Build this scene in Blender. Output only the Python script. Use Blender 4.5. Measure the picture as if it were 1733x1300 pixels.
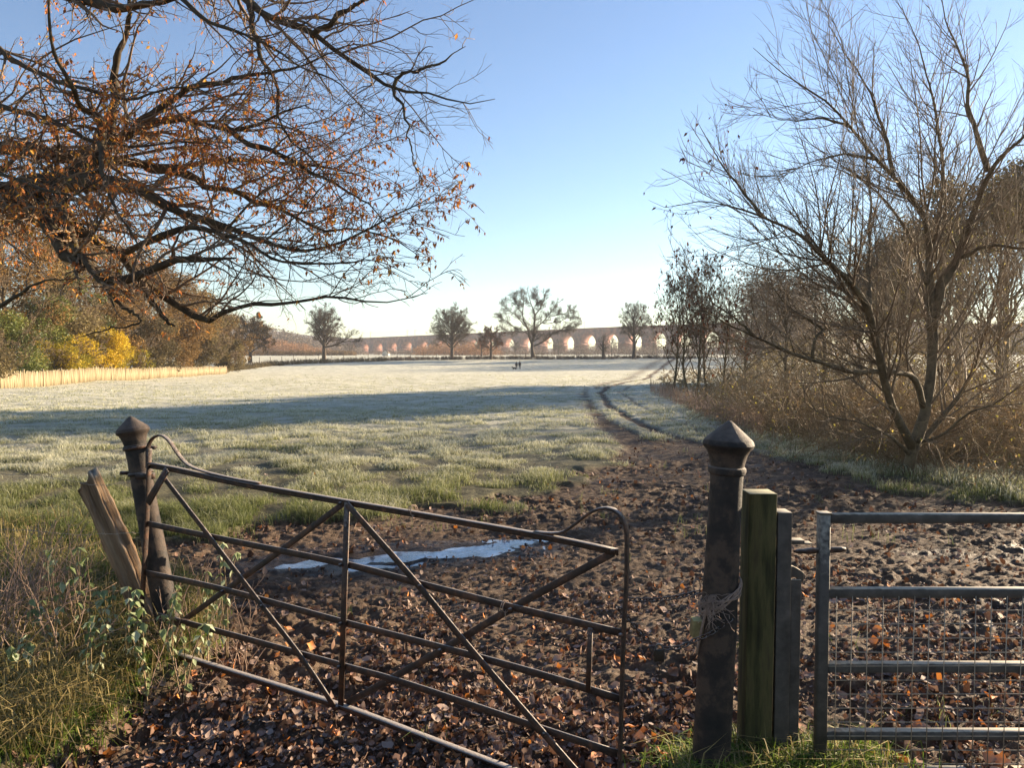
import bpy, bmesh, math, random
import numpy as np
from mathutils import Vector, Matrix
R = math.radians
for o in list(bpy.data.objects): bpy.data.objects.remove(o)
S = bpy.context.scene
COL = S.collection
# ------------------------------------------------------------------ camera, sky, sun, exposure
F = 1334.0; CH = 1.75; HZ = 597.0
PITCH = math.atan((650 - HZ) / F)
SUN_AZ, SUN_EL = R(57), R(13.5)
cam = bpy.data.objects.new('camera', bpy.data.cameras.new('camera')); COL.objects.link(cam)
cam.location = (0, 0, CH); cam.rotation_euler = (math.pi/2 - PITCH, 0, 0)
cam.data.sensor_fit = 'HORIZONTAL'; cam.data.sensor_width = 36; cam.data.lens = 36 * F / 1733
cam.data.clip_start = 0.05; cam.data.clip_end = 9000
S.camera = cam
w = bpy.data.worlds.new('World'); S.world = w; w.use_nodes = True
nt = w.node_tree; sky = nt.nodes.new('ShaderNodeTexSky'); sky.sky_type = 'NISHITA'; sky.sun_disc = False
sky.sun_elevation = SUN_EL; sky.sun_rotation = SUN_AZ; sky.air_density = 1.0; sky.dust_density = 0.12; sky.ozone_density = 2.6; sky.altitude = 50
bg = nt.nodes['Background']; hs = nt.nodes.new('ShaderNodeHueSaturation'); hs.inputs['Saturation'].default_value = .96; hs.inputs['Hue'].default_value = .507; nt.links.new(sky.outputs[0], hs.inputs['Color']); nt.links.new(hs.outputs[0], bg.inputs[0]); bg.inputs[1].default_value = 0.053
sd = Vector((math.sin(SUN_AZ)*math.cos(SUN_EL), math.cos(SUN_AZ)*math.cos(SUN_EL), math.sin(SUN_EL)))
sl = bpy.data.lights.new('sun', 'SUN'); sl.energy = 4.4; sl.angle = R(0.6); sl.color = (1.0, 0.80, 0.56)
so = bpy.data.objects.new('sun', sl); COL.objects.link(so); so.rotation_euler = sd.to_track_quat('Z', 'Y').to_euler()
S.view_settings.view_transform = 'Standard'; S.view_settings.look = 'None'; S.view_settings.gamma = 1
S.view_settings.exposure = 2.15
S.render.engine = 'CYCLES'; S.cycles.max_bounces = 6; S.cycles.transparent_max_bounces = 8
HAZE = 0.00022
# ------------------------------------------------------------------ helpers
rng = np.random.default_rng(7)
cp, sp_ = math.cos(PITCH), math.sin(PITCH)
def ray(px, py):
    dx = (np.asarray(px, float) - 866.5)/F; dy = -(np.asarray(py, float) - 650)/F
    return np.stack([dx, cp + dy*sp_, -sp_ + dy*cp], -1)
def at(px, py, D):
    r = ray(px, py); D = np.asarray(D, float)
    return np.array([0, 0, CH]) + r * (D / r[..., 1])[..., None]
def pix(x, y, z):
    z = z - CH; fw = y*cp - z*sp_; up = y*sp_ + z*cp
    fw = np.maximum(fw, 1e-3)
    return 866.5 + F*x/fw, 650 - F*up/fw
def h2(ix, iy, s):
    n = (ix.astype(np.int64)*374761393 + iy.astype(np.int64)*668265263 + s*1442695041) & 0xffffffff
    n = ((n ^ (n >> 13))*1274126177) & 0xffffffff
    n = (n ^ (n >> 16)) & 0xffffffff
    return n/4294967295.0
def vn(x, y, s=0):
    xi = np.floor(x); yi = np.floor(y); fx = x-xi; fy = y-yi
    fx = fx*fx*(3-2*fx); fy = fy*fy*(3-2*fy)
    a = h2(xi, yi, s); b = h2(xi+1, yi, s); c = h2(xi, yi+1, s); d = h2(xi+1, yi+1, s)
    return (a*(1-fx)+b*fx)*(1-fy) + (c*(1-fx)+d*fx)*fy
def fbm(x, y, s=0, o=4, g=0.5):
    t = 0; a = 1; n = 0
    for i in range(o):
        t = t + a*vn(x*2**i+17.3*i, y*2**i-9.1*i, s+i); n += a; a *= g
    return t/n
def sstep(a, b, x):
    t = np.clip((x-a)/(b-a), 0, 1); return t*t*(3-2*t)
# ------------------------------------------------------------------ terrain functions (authored in plan, z up)
def zbase(x, y):
    z = np.interp(y, [0, 20, 60, 110, 155, 172, 190, 215, 400, 3000], [0, 0, -.45, -1.1, -1.5, -1.05, -.55, .25, .5, 1.0])
    return z
xL_y = [600, 640, 655, 665, 690, 715, 740, 760, 775, 790, 812, 836, 852, 866, 880, 894, 908, 1500]
xL_x = [1130, 1060, 1000, 984, 988, 1004, 1030, 1052, 1055, 1035, 1000, 935, 860, 760, 610, 380, -300, -4000]
xR_y = [600, 640, 655, 665, 685, 705, 725, 742, 760, 780, 800, 830, 850, 868, 885, 1500]
xR_x = [1140, 1072, 1015, 998, 1010, 1040, 1090, 1160, 1290, 1380, 1450, 1560, 1680, 1850, 2600, 9000]
def mudmask(x, y):
    yy = np.maximum(y, .5)
    px, py = pix(x, yy, np.zeros_like(yy) if False else zbase(x, yy))
    nx = (fbm(x*1.3, y*1.3, 3, 4)-.5)*2
    nl = (fbm(x*.5+5, y*.5, 23, 3)-.5)*2
    sc = np.clip(12/yy, .12, 1.2)
    pe = py + (nl*55+nx*38)*sstep(640, 860, py)*(py < 1000)
    a = px - np.interp(pe, xL_y, xL_x) + nx*40*sc
    b = np.interp(py+nx*14*sstep(640, 860, py), xR_y, xR_x) - px + nx*45*sc
    m = sstep(-14, 16, a*1.0)*sstep(-10, 14, b)
    # grass strip between the wheel ruts, and a second outer rut
    def line(pts, wd):
        c = np.interp(py, [p[1] for p in pts], [p[0] for p in pts]); ww = np.interp(py, [p[1] for p in pts], wd)
        return np.exp(-((px-c+nx*6)/ww)**4)*(py < pts[-1][1]+2)
    rut2 = 1.1*line([(1150, 600), (1095, 640), (1030, 655), (1017, 665), (1030, 685), (1062, 705), (1110, 728), (1170, 748)], [3, 5, 6, 6, 7, 9, 13, 16])
    rut3 = line([(1170, 600), (1120, 640), (1065, 655), (1050, 665), (1078, 685), (1120, 705), (1170, 722), (1200, 740)], [2, 3, 4, 4, 4, 5, 6, 6])*.55
    strip = line([(1003, 655), (1003, 665), (1020, 685), (1052, 708), (1108, 742)], [6, 8, 13, 19, 12])
    m = np.maximum(np.maximum(m*(1-np.minimum(strip*1.1, 1)), np.minimum(rut2, 1)), rut3)
    # grassy corner at the lower left by the hinge post
    le = np.interp(py, [880, 950, 1000, 1080, 1150, 1230, 1300, 1500], [100, 240, 330, 345, 300, 200, 90, -200])
    g = sstep(25, -25, px - le + nx*60)*(py > 890)
    m = m*(1-g)
    return np.where(y < .5, 1., m), g
PUD = [(-1.55, 6.75, .62, .20), (-.9, 7.0, .62, .24), (-.35, 7.15, .55, .28), (.08, 7.35, .30, .16), (-1.1, 6.62, .5, .14)]
def pud(x, y):
    p = 0; x = x+(fbm(x*3.1, y*3.1, 301, 3)-.5)*.5; y = y+(fbm(x*2.7+9, y*2.7, 302, 3)-.5)*.34
    for cx, cy, a, b in PUD: p = np.maximum(p, np.exp(-(((x-cx)/a)**2 + ((y-cy-.12*(x-cx))/b)**2)))
    return p
def gz(x, y, fine=True):
    x = np.asarray(x, float); y = np.asarray(y, float)
    m, g = mudmask(x, y)
    r = np.hypot(x, y)
    z = zbase(x, y) + (fbm(x*.12, y*.12, 11, 3)-.5)*.25*sstep(8, 40, r)
    z += (fbm(x*.8, y*.8, 12, 2)-.5)*.07
    z += g*.10
    near = sstep(45, 10, r)
    clod = fbm(x*9, y*11, 31, 4, .68)
    rid = 1-np.abs(fbm(x*4.1, y*5.2, 41, 3)*2-1)
    dep = m*near*((clod-.5)*.075 + (rid-.7)*.045)
    z = z + dep*(.4+1.15*sstep(.3, .75, fbm(x*.9, y*.9, 51, 3)))
    # ruts and the sunken path
    z -= m*.045
    z += m*near*((fbm(x*24, y*28, 35, 3, .6)-.5)*.034)*sstep(14, 8, r)
    z += (1-m)*near*(fbm(x*2.6, y*2.6, 61, 3)-.45)*.09
    q = pud(x, y)
    z = z*(1-.75*sstep(.05, .6, q)) - sstep(.1, .8, q)*.062
    z += np.exp(-((x+6.6+(y-8)*.1)/1.6)**2)*0
    return z
# ------------------------------------------------------------------ object helpers
def mesh_np(name, V, Fs, mat, parent=None, base=None, attr=None, smooth=False, extra=None):
    V = np.asarray(V, np.float32).reshape(-1, 3)
    if base is not None: V = V - np.asarray(base, np.float32)
    if isinstance(Fs, np.ndarray): Fs = [Fs]
    Fs = [np.asarray(f, np.int32) for f in Fs if len(f)]
    me = bpy.data.meshes.new(name)
    me.vertices.add(len(V)); me.vertices.foreach_set('co', V.ravel())
    nl = sum(f.size for f in Fs); nf = sum(len(f) for f in Fs)
    me.loops.add(nl); me.loops.foreach_set('vertex_index', np.concatenate([f.ravel() for f in Fs]))
    me.polygons.add(nf)
    tot = np.concatenate([np.full(len(f), f.shape[1], np.int32) for f in Fs])
    st = np.concatenate([[0], np.cumsum(tot)[:-1]]).astype(np.int32)
    me.polygons.foreach_set('loop_start', st)
    if smooth: me.polygons.foreach_set('use_smooth', np.ones(nf, bool))
    me.update(calc_edges=True)
    for nm, a in ({'v': attr} if attr is not None else {}).items() if extra is None else dict(extra, **({'v': attr} if attr is not None else {})).items():
        at_ = me.attributes.new(nm, 'FLOAT', 'POINT'); at_.data.foreach_set('value', np.asarray(a, np.float32).ravel())
    me.materials.append(mat)
    o = bpy.data.objects.new(name, me); COL.objects.link(o)
    if parent is not None: o.parent = parent
    return o
def thing(name, label, cat, loc=(0, 0, 0), group=None):
    o = bpy.data.objects.new(name, None); COL.objects.link(o); o.location = tuple(float(v) for v in loc)
    o.empty_display_size = .1
    o['label'] = label; o['category'] = cat
    if group: o['group'] = group
    return o
def tag(o, label, cat, group=None, kind=None):
    o['label'] = label; o['category'] = cat
    if group: o['group'] = group
    if kind: o['kind'] = kind
    return o
def norm(v): return v/np.maximum(np.linalg.norm(v, axis=-1, keepdims=True), 1e-9)
def tubes(P, Rr, n):
    """P (nb,k,3), R (nb,k) -> V, F"""
    nb, k, _ = P.shape
    T = np.empty_like(P); T[:, 1:-1] = P[:, 2:]-P[:, :-2]; T[:, 0] = P[:, 1]-P[:, 0]; T[:, -1] = P[:, -1]-P[:, -2]
    T = norm(T); md = norm(P[:, -1]-P[:, 0])
    ref = np.eye(3)[np.argmin(np.abs(md), 1)]
    U = norm(np.cross(T, ref[:, None, :])); W = np.cross(T, U)
    a = np.arange(n)*2*np.pi/n
    V = P[:, :, None, :] + Rr[:, :, None, None]*(np.cos(a)[:, None]*U[:, :, None, :] + np.sin(a)[:, None]*W[:, :, None, :])
    i = (np.arange(nb)*k*n)[:, None, None] + (np.arange(k-1)*n)[None, :, None]
    j = np.arange(n)[None, None, :]; j2 = (j+1) % n
    Fq = np.stack([i+j, i+j2, i+n+j2, i+n+j], -1).reshape(-1, 4)
    caps = []
    if n >= 4:
        b0 = (np.arange(nb)*k*n)[:, None]
        caps = [b0 + np.arange(n)[::-1][None], b0 + (k-1)*n + np.arange(n)[None]]
    return V.reshape(-1, 3), [Fq] + caps
class Acc:
    def __init__(s): s.V = []; s.F = []; s.A = []; s.n = 0
    def add(s, V, Fs, A=None):
        V = np.asarray(V, float).reshape(-1, 3)
        if isinstance(Fs, np.ndarray): Fs = [Fs]
        s.V.append(V); s.F += [np.asarray(f)+s.n for f in Fs]; s.n += len(V)
        s.A.append(np.full(len(V), .5) if A is None else np.asarray(A, float).ravel())
    def build(s, name, mat, parent=None, base=None, smooth=False):
        d = {}
        for f in s.F: d.setdefault(f.shape[1], []).append(f)
        return mesh_np(name, np.concatenate(s.V), [np.concatenate(v) for v in d.values()], mat, parent, base, np.concatenate(s.A), smooth)
def resample(pts, rad, K, wob=0, r=rng):
    pts = np.asarray(pts, float); rad = np.asarray(rad, float)
    # Catmull-Rom then arc-length resample
    P = np.vstack([2*pts[0]-pts[1], pts, 2*pts[-1]-pts[-2]])
    out = []; ro = []
    for i in range(1, len(P)-2):
        for t in np.linspace(0, 1, 8, endpoint=False):
            a, b, c, d = P[i-1], P[i], P[i+1], P[i+2]
            out.append(.5*((2*b)+(-a+c)*t+(2*a-5*b+4*c-d)*t*t+(-a+3*b-3*c+d)*t**3)); ro.append(rad[i-1]*(1-t)+rad[i]*t)
    out.append(P[-2]); ro.append(rad[-1]); out = np.array(out); ro = np.array(ro)
    s = np.concatenate([[0], np.cumsum(np.linalg.norm(np.diff(out, axis=0), axis=1))]); u = np.linspace(0, s[-1], K)
    Q = np.stack([np.interp(u, s, out[:, j]) for j in range(3)], -1); q = np.interp(u, s, ro)
    if wob:
        nz = r.normal(size=(K, 3))*wob; nz[0] = 0; nz = (nz + np.roll(nz, 1, 0) + np.roll(nz, -1, 0))/2; Q = Q + nz*np.minimum(1, s[-1])
    return Q, q
def spawn(P, Rr, per, t0=.15, ang=(30, 60), lf=(.3, .6), rf=.6, k=5, wig=.18, trop=(0, 0, .05), rmin=.003, rmax=9, lmin=.08, lmax=9, r=rng, t1=1., dens=False, flat=None, rtip=None):
    nb, K, _ = P.shape
    L = np.linalg.norm(np.diff(P, axis=1), axis=2).sum(1)
    m = np.full(nb, per, float) if not dens else L*per
    m = np.floor(m + r.random(nb)).astype(int)
    idx = np.repeat(np.arange(nb), m); n = len(idx)
    if n == 0: return np.zeros((0, k+1, 3)), np.zeros((0, k+1))
    t = t0+(t1-t0)*r.random(n)
    f = t*(K-1); i = np.minimum(f.astype(int), K-2); fr = (f-i)[:, None]
    p0 = P[idx, i]*(1-fr)+P[idx, i+1]*fr; T = norm(P[idx, i+1]-P[idx, i]); rr = Rr[idx, i]*(1-fr[:, 0])+Rr[idx, i+1]*fr[:, 0]
    q = r.normal(size=(n, 3)); 
    if flat is not None: q = q*np.array(flat)
    q = norm(q - (q*T).sum(1, keepdims=True)*T)
    a = np.radians(ang[0]+(ang[1]-ang[0])*r.random(n))[:, None]
    d = np.cos(a)*T + np.sin(a)*q
    ln = np.clip(L[idx]*(lf[0]+(lf[1]-lf[0])*r.random(n))*(1.15-.6*t), lmin, lmax)
    r0 = np.clip(np.minimum(rr*rf, rmax), rmin, None)
    out = np.empty((n, k+1, 3)); out[:, 0] = p0
    st = ln/k; tr = np.array(trop)
    for j in range(k):
        d = norm(d + r.normal(size=(n, 3))*wig + tr)
        out[:, j+1] = out[:, j] + d*st[:, None]
    s = np.linspace(0, 1, k+1)[None]
    rt = rmin*.6 if rtip is None else rtip
    Rn = r0[:, None]*(1-s)+np.minimum(rt, r0)[:, None]*s
    return out, Rn
def euler_mats(yaw, pit, rol):
    cy, sy, cx, sx, cz, sz = np.cos(yaw), np.sin(yaw), np.cos(pit), np.sin(pit), np.cos(rol), np.sin(rol)
    o = np.zeros_like(cy); e = np.ones_like(cy)
    A = np.stack([cy, -sy, o, sy, cy, o, o, o, e], -1).reshape(-1, 3, 3)
    B = np.stack([e, o, o, o, cx, -sx, o, sx, cx], -1).reshape(-1, 3, 3)
    C = np.stack([cz, o, sz, o, e, o, -sz, o, cz], -1).reshape(-1, 3, 3)
    return A @ B @ C
def scatter(TV, TF, pos, M, sc):
    n = len(pos); k = len(TV)
    V = np.einsum('nij,kj->nki', M, TV)*np.asarray(sc).reshape(n, 1, -1) + pos[:, None, :]
    Fs = (TF[None] + (np.arange(n)*k)[:, None, None]).reshape(-1, TF.shape[1])
    return V.reshape(-1, 3), Fs
QUADV = np.array([[-.5, 0, 0], [0, -.08, .06], [.5, 0, 0], [0, .32, .1], ]) # kite
QUADF = np.array([[0, 1, 2, 3]])
KITE = np.array([[0, 0, 0], [.27, .4, .07], [0, 1., -.05], [-.25, .45, .1], [0, .45, -.03]])
KITEF = np.array([[0, 1, 4], [1, 2, 4], [2, 3, 4], [3, 0, 4]])
# curled dead leaf, 3 x 4 grid
_lv = []
for j, (wd, zz) in enumerate([(.08, .0), (.42, .10), (.5, .05), (.3, .16), (.03, .34)]):
    for i in (-1, 0, 1): _lv.append((i*wd, j*.27-.5, zz + abs(i)*.17*wd/.5 + (0.05 if (i+j) % 2 else 0)))
LEAFV = np.array(_lv); LEAFF = np.array([[j*3+i, j*3+i+1, j*3+i+4, j*3+i+3] for j in range(4) for i in range(2)])
def leafcloud(cen, n, rad, size, seed, flatz=1., shell=.35):
    """n small leaf faces in blobs at cen with radii rad"""
    r = np.random.default_rng(seed); cen = np.asarray(cen, float); rad = np.broadcast_to(np.asarray(rad, float), (len(cen),))
    pr = rad**2/np.sum(rad**2); i = r.choice(len(cen), n, p=pr)
    d = norm(r.normal(size=(n, 3))); u = (shell+(1-shell)*r.random(n)**.6)[:, None]
    pos = cen[i] + d*u*rad[i][:, None]*np.array([1, 1, flatz])
    M = euler_mats(r.random(n)*6.28, r.normal(size=n)*.9, r.normal(size=n)*.9)
    V, Fs = scatter(QUADV, QUADF, pos, M, size*(.6+.8*r.random(n)))
    a = np.repeat(np.clip(h2(i*1., i*0.+3, seed)*.6 + r.random(n)*.4, 0, 1), 4)
    return V, Fs, a
# ------------------------------------------------------------------ materials
def ramp(nt, fac, stops):
    c = nt.nodes.new('ShaderNodeValToRGB'); nt.links.new(fac, c.inputs[0]); e = c.color_ramp.elements
    while len(e) < len(stops): e.new(.5)
    for k, (p, col) in enumerate(stops): e[k].position = p; e[k].color = (*col, 1)
    return c.outputs[0]
def mat(name, stops, scale=8., rough=.85, bump=0., bscale=None, attr=None, transl=0., metal=0., detail=6., coord='Object', stretch=(1, 1, 1), spec=.3, topcol=None, topamt=.6, mixv=.0, bdist=.01, toplo=.45):
    m = bpy.data.materials.new(name); m.use_nodes = True; nt = m.node_tree; b = nt.nodes['Principled BSDF']
    tc = nt.nodes.new('ShaderNodeTexCoord'); mp = nt.nodes.new('ShaderNodeMapping'); nt.links.new(tc.outputs[coord], mp.inputs[0]); mp.inputs['Scale'].default_value = stretch
    nz = nt.nodes.new('ShaderNodeTexNoise'); nz.inputs['Scale'].default_value = scale; nz.inputs['Detail'].default_value = detail; nz.inputs['Roughness'].default_value = .65
    nt.links.new(mp.outputs[0], nz.inputs['Vector'])
    fac = nz.outputs[0]
    if attr:
        a = nt.nodes.new('ShaderNodeAttribute'); a.attribute_name = attr; fac = a.outputs['Fac']
        if mixv:
            mx = nt.nodes.new('ShaderNodeMix'); mx.data_type = 'FLOAT'; mx.inputs[0].default_value = mixv
            nt.links.new(a.outputs['Fac'], mx.inputs[2]); nt.links.new(nz.outputs[0], mx.inputs[3]); fac = mx.outputs[0]
    col = ramp(nt, fac, stops)
    if topcol:   # frost or moss settled on upward faces
        g = nt.nodes.new('ShaderNodeNewGeometry'); s = nt.nodes.new('ShaderNodeSeparateXYZ'); nt.links.new(g.outputs['Normal'], s.inputs[0])
        n2 = nt.nodes.new('ShaderNodeTexNoise'); n2.inputs['Scale'].default_value = scale*3.1; n2.inputs['Detail'].default_value = 4; nt.links.new(mp.outputs[0], n2.inputs['Vector'])
        ad = nt.nodes.new('ShaderNodeMath'); ad.operation = 'MULTIPLY_ADD'; nt.links.new(n2.outputs[0], ad.inputs[0]); ad.inputs[1].default_value = .8; ad.inputs[2].default_value = -.4
        a2 = nt.nodes.new('ShaderNodeMath'); a2.operation = 'ADD'; nt.links.new(s.outputs[2], a2.inputs[0]); nt.links.new(ad.outputs[0], a2.inputs[1])
        mr = nt.nodes.new('ShaderNodeMapRange'); nt.links.new(a2.outputs[0], mr.inputs[0]); mr.inputs[1].default_value = toplo; mr.inputs[2].default_value = toplo+.45; mr.inputs[4].default_value = topamt
        mx = nt.nodes.new('ShaderNodeMix'); mx.data_type = 'RGBA'; nt.links.new(mr.outputs[0], mx.inputs[0]); nt.links.new(col, mx.inputs[6]); mx.inputs[7].default_value = (*topcol, 1); col = mx.outputs[2]
    nt.links.new(col, b.inputs['Base Color'])
    b.inputs['Roughness'].default_value = rough; b.inputs['Metallic'].default_value = metal; b.inputs['Specular IOR Level'].default_value = spec
    if bump:
        n3 = nt.nodes.new('ShaderNodeTexNoise'); n3.inputs['Scale'].default_value = bscale or scale*2; n3.inputs['Detail'].default_value = 8; n3.inputs['Roughness'].default_value = .7
        nt.links.new(mp.outputs[0], n3.inputs['Vector'])
        bp = nt.nodes.new('ShaderNodeBump'); bp.inputs['Strength'].default_value = bump; bp.inputs['Distance'].default_value = bdist; nt.links.new(n3.outputs[0], bp.inputs['Height']); nt.links.new(bp.outputs[0], b.inputs['Normal'])
    if transl:
        tr = nt.nodes.new('ShaderNodeBsdfTranslucent'); nt.links.new(col, tr.inputs[0]); ms = nt.nodes.new('ShaderNodeMixShader'); ms.inputs[0].default_value = transl
        nt.links.new(b.outputs[0], ms.inputs[1]); nt.links.new(tr.outputs[0], ms.inputs[2]); nt.links.new(ms.outputs[0], nt.nodes['Material Output'].inputs[0])
    return m
FROST = (.62, .66, .68)
M_bark = mat('dark_mossy_bark', [(.3, (.030, .022, .014)), (.55, (.075, .055, .032)), (.75, (.11, .095, .045))], 9, .9, .7, 30, stretch=(1, 1, .5))
M_twig = mat('twig_bark', [(.3, (.085, .058, .036)), (.7, (.26, .18, .115))], 5, .8)
M_bark2 = mat('pale_brown_bark', [(.3, (.06, .046, .026)), (.6, (.15, .11, .06)), (.8, (.22, .19, .09))], 9, .9, .6, 30)
M_twig2 = mat('grey_brown_twig', [(.3, (.11, .078, .048)), (.7, (.25, .18, .11))], 3, .8)
M_twigfar = mat('distant_twig', [(.3, (.055, .040, .030)), (.7, (.12, .088, .06))], .4, .9)
M_beech = mat('russet_leaf', [(0, (.26, .09, .03)), (.45, (.52, .18, .05)), (.8, (.66, .28, .055)), (1, (.75, .45, .07))], attr='v', rough=.7, transl=.45)
M_rust = mat('dark_russet_leaf', [(0, (.05, .018, .010)), (.6, (.16, .055, .025)), (1, (.28, .10, .04))], attr='v', rough=.8, transl=.3)
M_yel = mat('yellow_autumn_leaf', [(0, (.10, .12, .015)), (.35, (.26, .22, .02)), (.7, (.55, .38, .02)), (1, (.7, .45, .03))], attr='v', rough=.7, transl=.35)
M_holly = mat('evergreen_leaf', [(0, (.035, .05, .012)), (.5, (.10, .125, .025)), (1, (.24, .24, .05))], attr='v', rough=.5, transl=.2)
M_brownf = mat('brown_autumn_foliage', [(0, (.07, .045, .015)), (.4, (.15, .09, .028)), (.75, (.24, .14, .04)), (1, (.34, .17, .045))], attr='v', rough=.8, transl=.3)
M_orangef = mat('orange_lit_foliage', [(0, (.12, .07, .04)), (.5, (.28, .15, .07)), (1, (.42, .20, .08))], attr='v', rough=.8, transl=.25)  # orange sunlight on the far scrub, put into the leaf colour
M_farwood = mat('far_bare_wood', [(0, (.07, .055, .045)), (.5, (.13, .10, .075)), (1, (.21, .15, .10))], attr='v', rough=.9, transl=.15)
M_ygreen = mat('yellow_green_leaf', [(0, (.20, .19, .04)), (.6, (.42, .36, .07)), (1, (.62, .50, .12))], attr='v', rough=.7, transl=.45)
M_litter = mat('fallen_leaf_brown', [(0, (.04, .021, .013)), (.3, (.11, .052, .028)), (.5, (.20, .115, .075)), (.66, (.33, .24, .19)), (.78, (.24, .10, .045)), (.9, (.44, .15, .035)), (1, (.62, .22, .04))], attr='v', rough=.75, transl=.18, topcol=(.42, .36, .33), topamt=.45, scale=30, toplo=.62)
M_grass = mat('frosted_grass', [(0, (.045, .065, .014)), (.35, (.10, .13, .03)), (.6, (.26, .265, .11)), (.8, (.54, .53, .38)), (1, (.78, .75, .62))], attr='v', rough=.7, transl=.38)
M_straw = mat('dry_grass', [(0, (.09, .085, .025)), (.4, (.24, .19, .07)), (.75, (.45, .34, .15)), (1, (.62, .52, .30))], attr='v', rough=.7, transl=.35)
M_bleaf = mat('bramble_dead_leaf', [(0, (.10, .06, .03)), (.5, (.26, .17, .08)), (1, (.46, .33, .17))], attr='v', rough=.8, transl=.4)
M_green = mat('fresh_grass', [(0, (.035, .06, .01)), (.5, (.10, .17, .02)), (1, (.30, .34, .05))], attr='v', rough=.6, transl=.4)
M_stem = mat('bramble_stem', [(.3, (.15, .11, .06)), (.7, (.42, .31, .18))], 3, .8, transl=.25)
M_reed = mat('pink_dry_stem', [(.3, (.22, .14, .10)), (.7, (.42, .30, .22))], 2, .8, transl=.2)
M_iron = mat('rusted_wrought_iron', [(.32, (.012, .008, .006)), (.52, (.042, .021, .012)), (.72, (.13, .052, .022))], 22, .62, .7, 90, metal=.25, topcol=(.50, .46, .42), topamt=.55, spec=.5, bdist=.004, toplo=.5)
M_cast = mat('weathered_cast_iron', [(.34, (.008, .007, .006)), (.48, (.022, .016, .012)), (.57, (.065, .042, .028)), (.66, (.032, .022, .017)), (.76, (.12, .09, .07))], 6.5, .72, .8, 60, metal=.1, topcol=(.20, .16, .13), topamt=.5, spec=.4, bdist=.005)
M_galv = mat('galvanised_steel', [(.3, (.042, .036, .030)), (.55, (.085, .074, .062)), (.8, (.15, .13, .11))], 14, .7, .25, 60, metal=.15, topcol=(.55, .50, .40), topamt=.8, bdist=.003)
M_wire = mat('steel_wire', [(.3, (.20, .16, .12)), (.7, (.42, .35, .26))], 30, .5, metal=.4)
M_gpost = mat('green_algae_timber', [(.34, (.014, .012, .006)), (.46, (.045, .042, .014)), (.56, (.085, .072, .026)), (.68, (.05, .036, .018)), (.78, (.15, .12, .06))], 18, .9, .8, 40, stretch=(1, 1, .12), topcol=(.45, .42, .28), topamt=.8, bdist=.004)
M_wood = mat('weathered_split_oak', [(.3, (.06, .035, .018)), (.5, (.18, .11, .06)), (.75, (.34, .24, .14))], 16, .9, 1., 45, stretch=(1, 1, .10), topcol=(.45, .40, .32), topamt=.6, bdist=.008)
M_pale = mat('pale_chestnut_paling', [(.25, (.15, .11, .06)), (.5, (.30, .24, .14)), (.8, (.42, .35, .23))], 4, .85, .3, 20, stretch=(1, 1, .1))
M_rope = mat('frayed_twine', [(.3, (.24, .17, .13)), (.7, (.42, .31, .24))], 60, .9, transl=.2)
M_brass = mat('old_brass_padlock', [(.3, (.02, .016, .012)), (.7, (.06, .045, .03))], 30, .5, .4, 60, metal=.6)
M_dry = mat('olive_brown_twig_leaf', [(0, (.05, .04, .018)), (.5, (.13, .10, .045)), (1, (.26, .20, .08))], attr='v', rough=.8, transl=.3)
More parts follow.
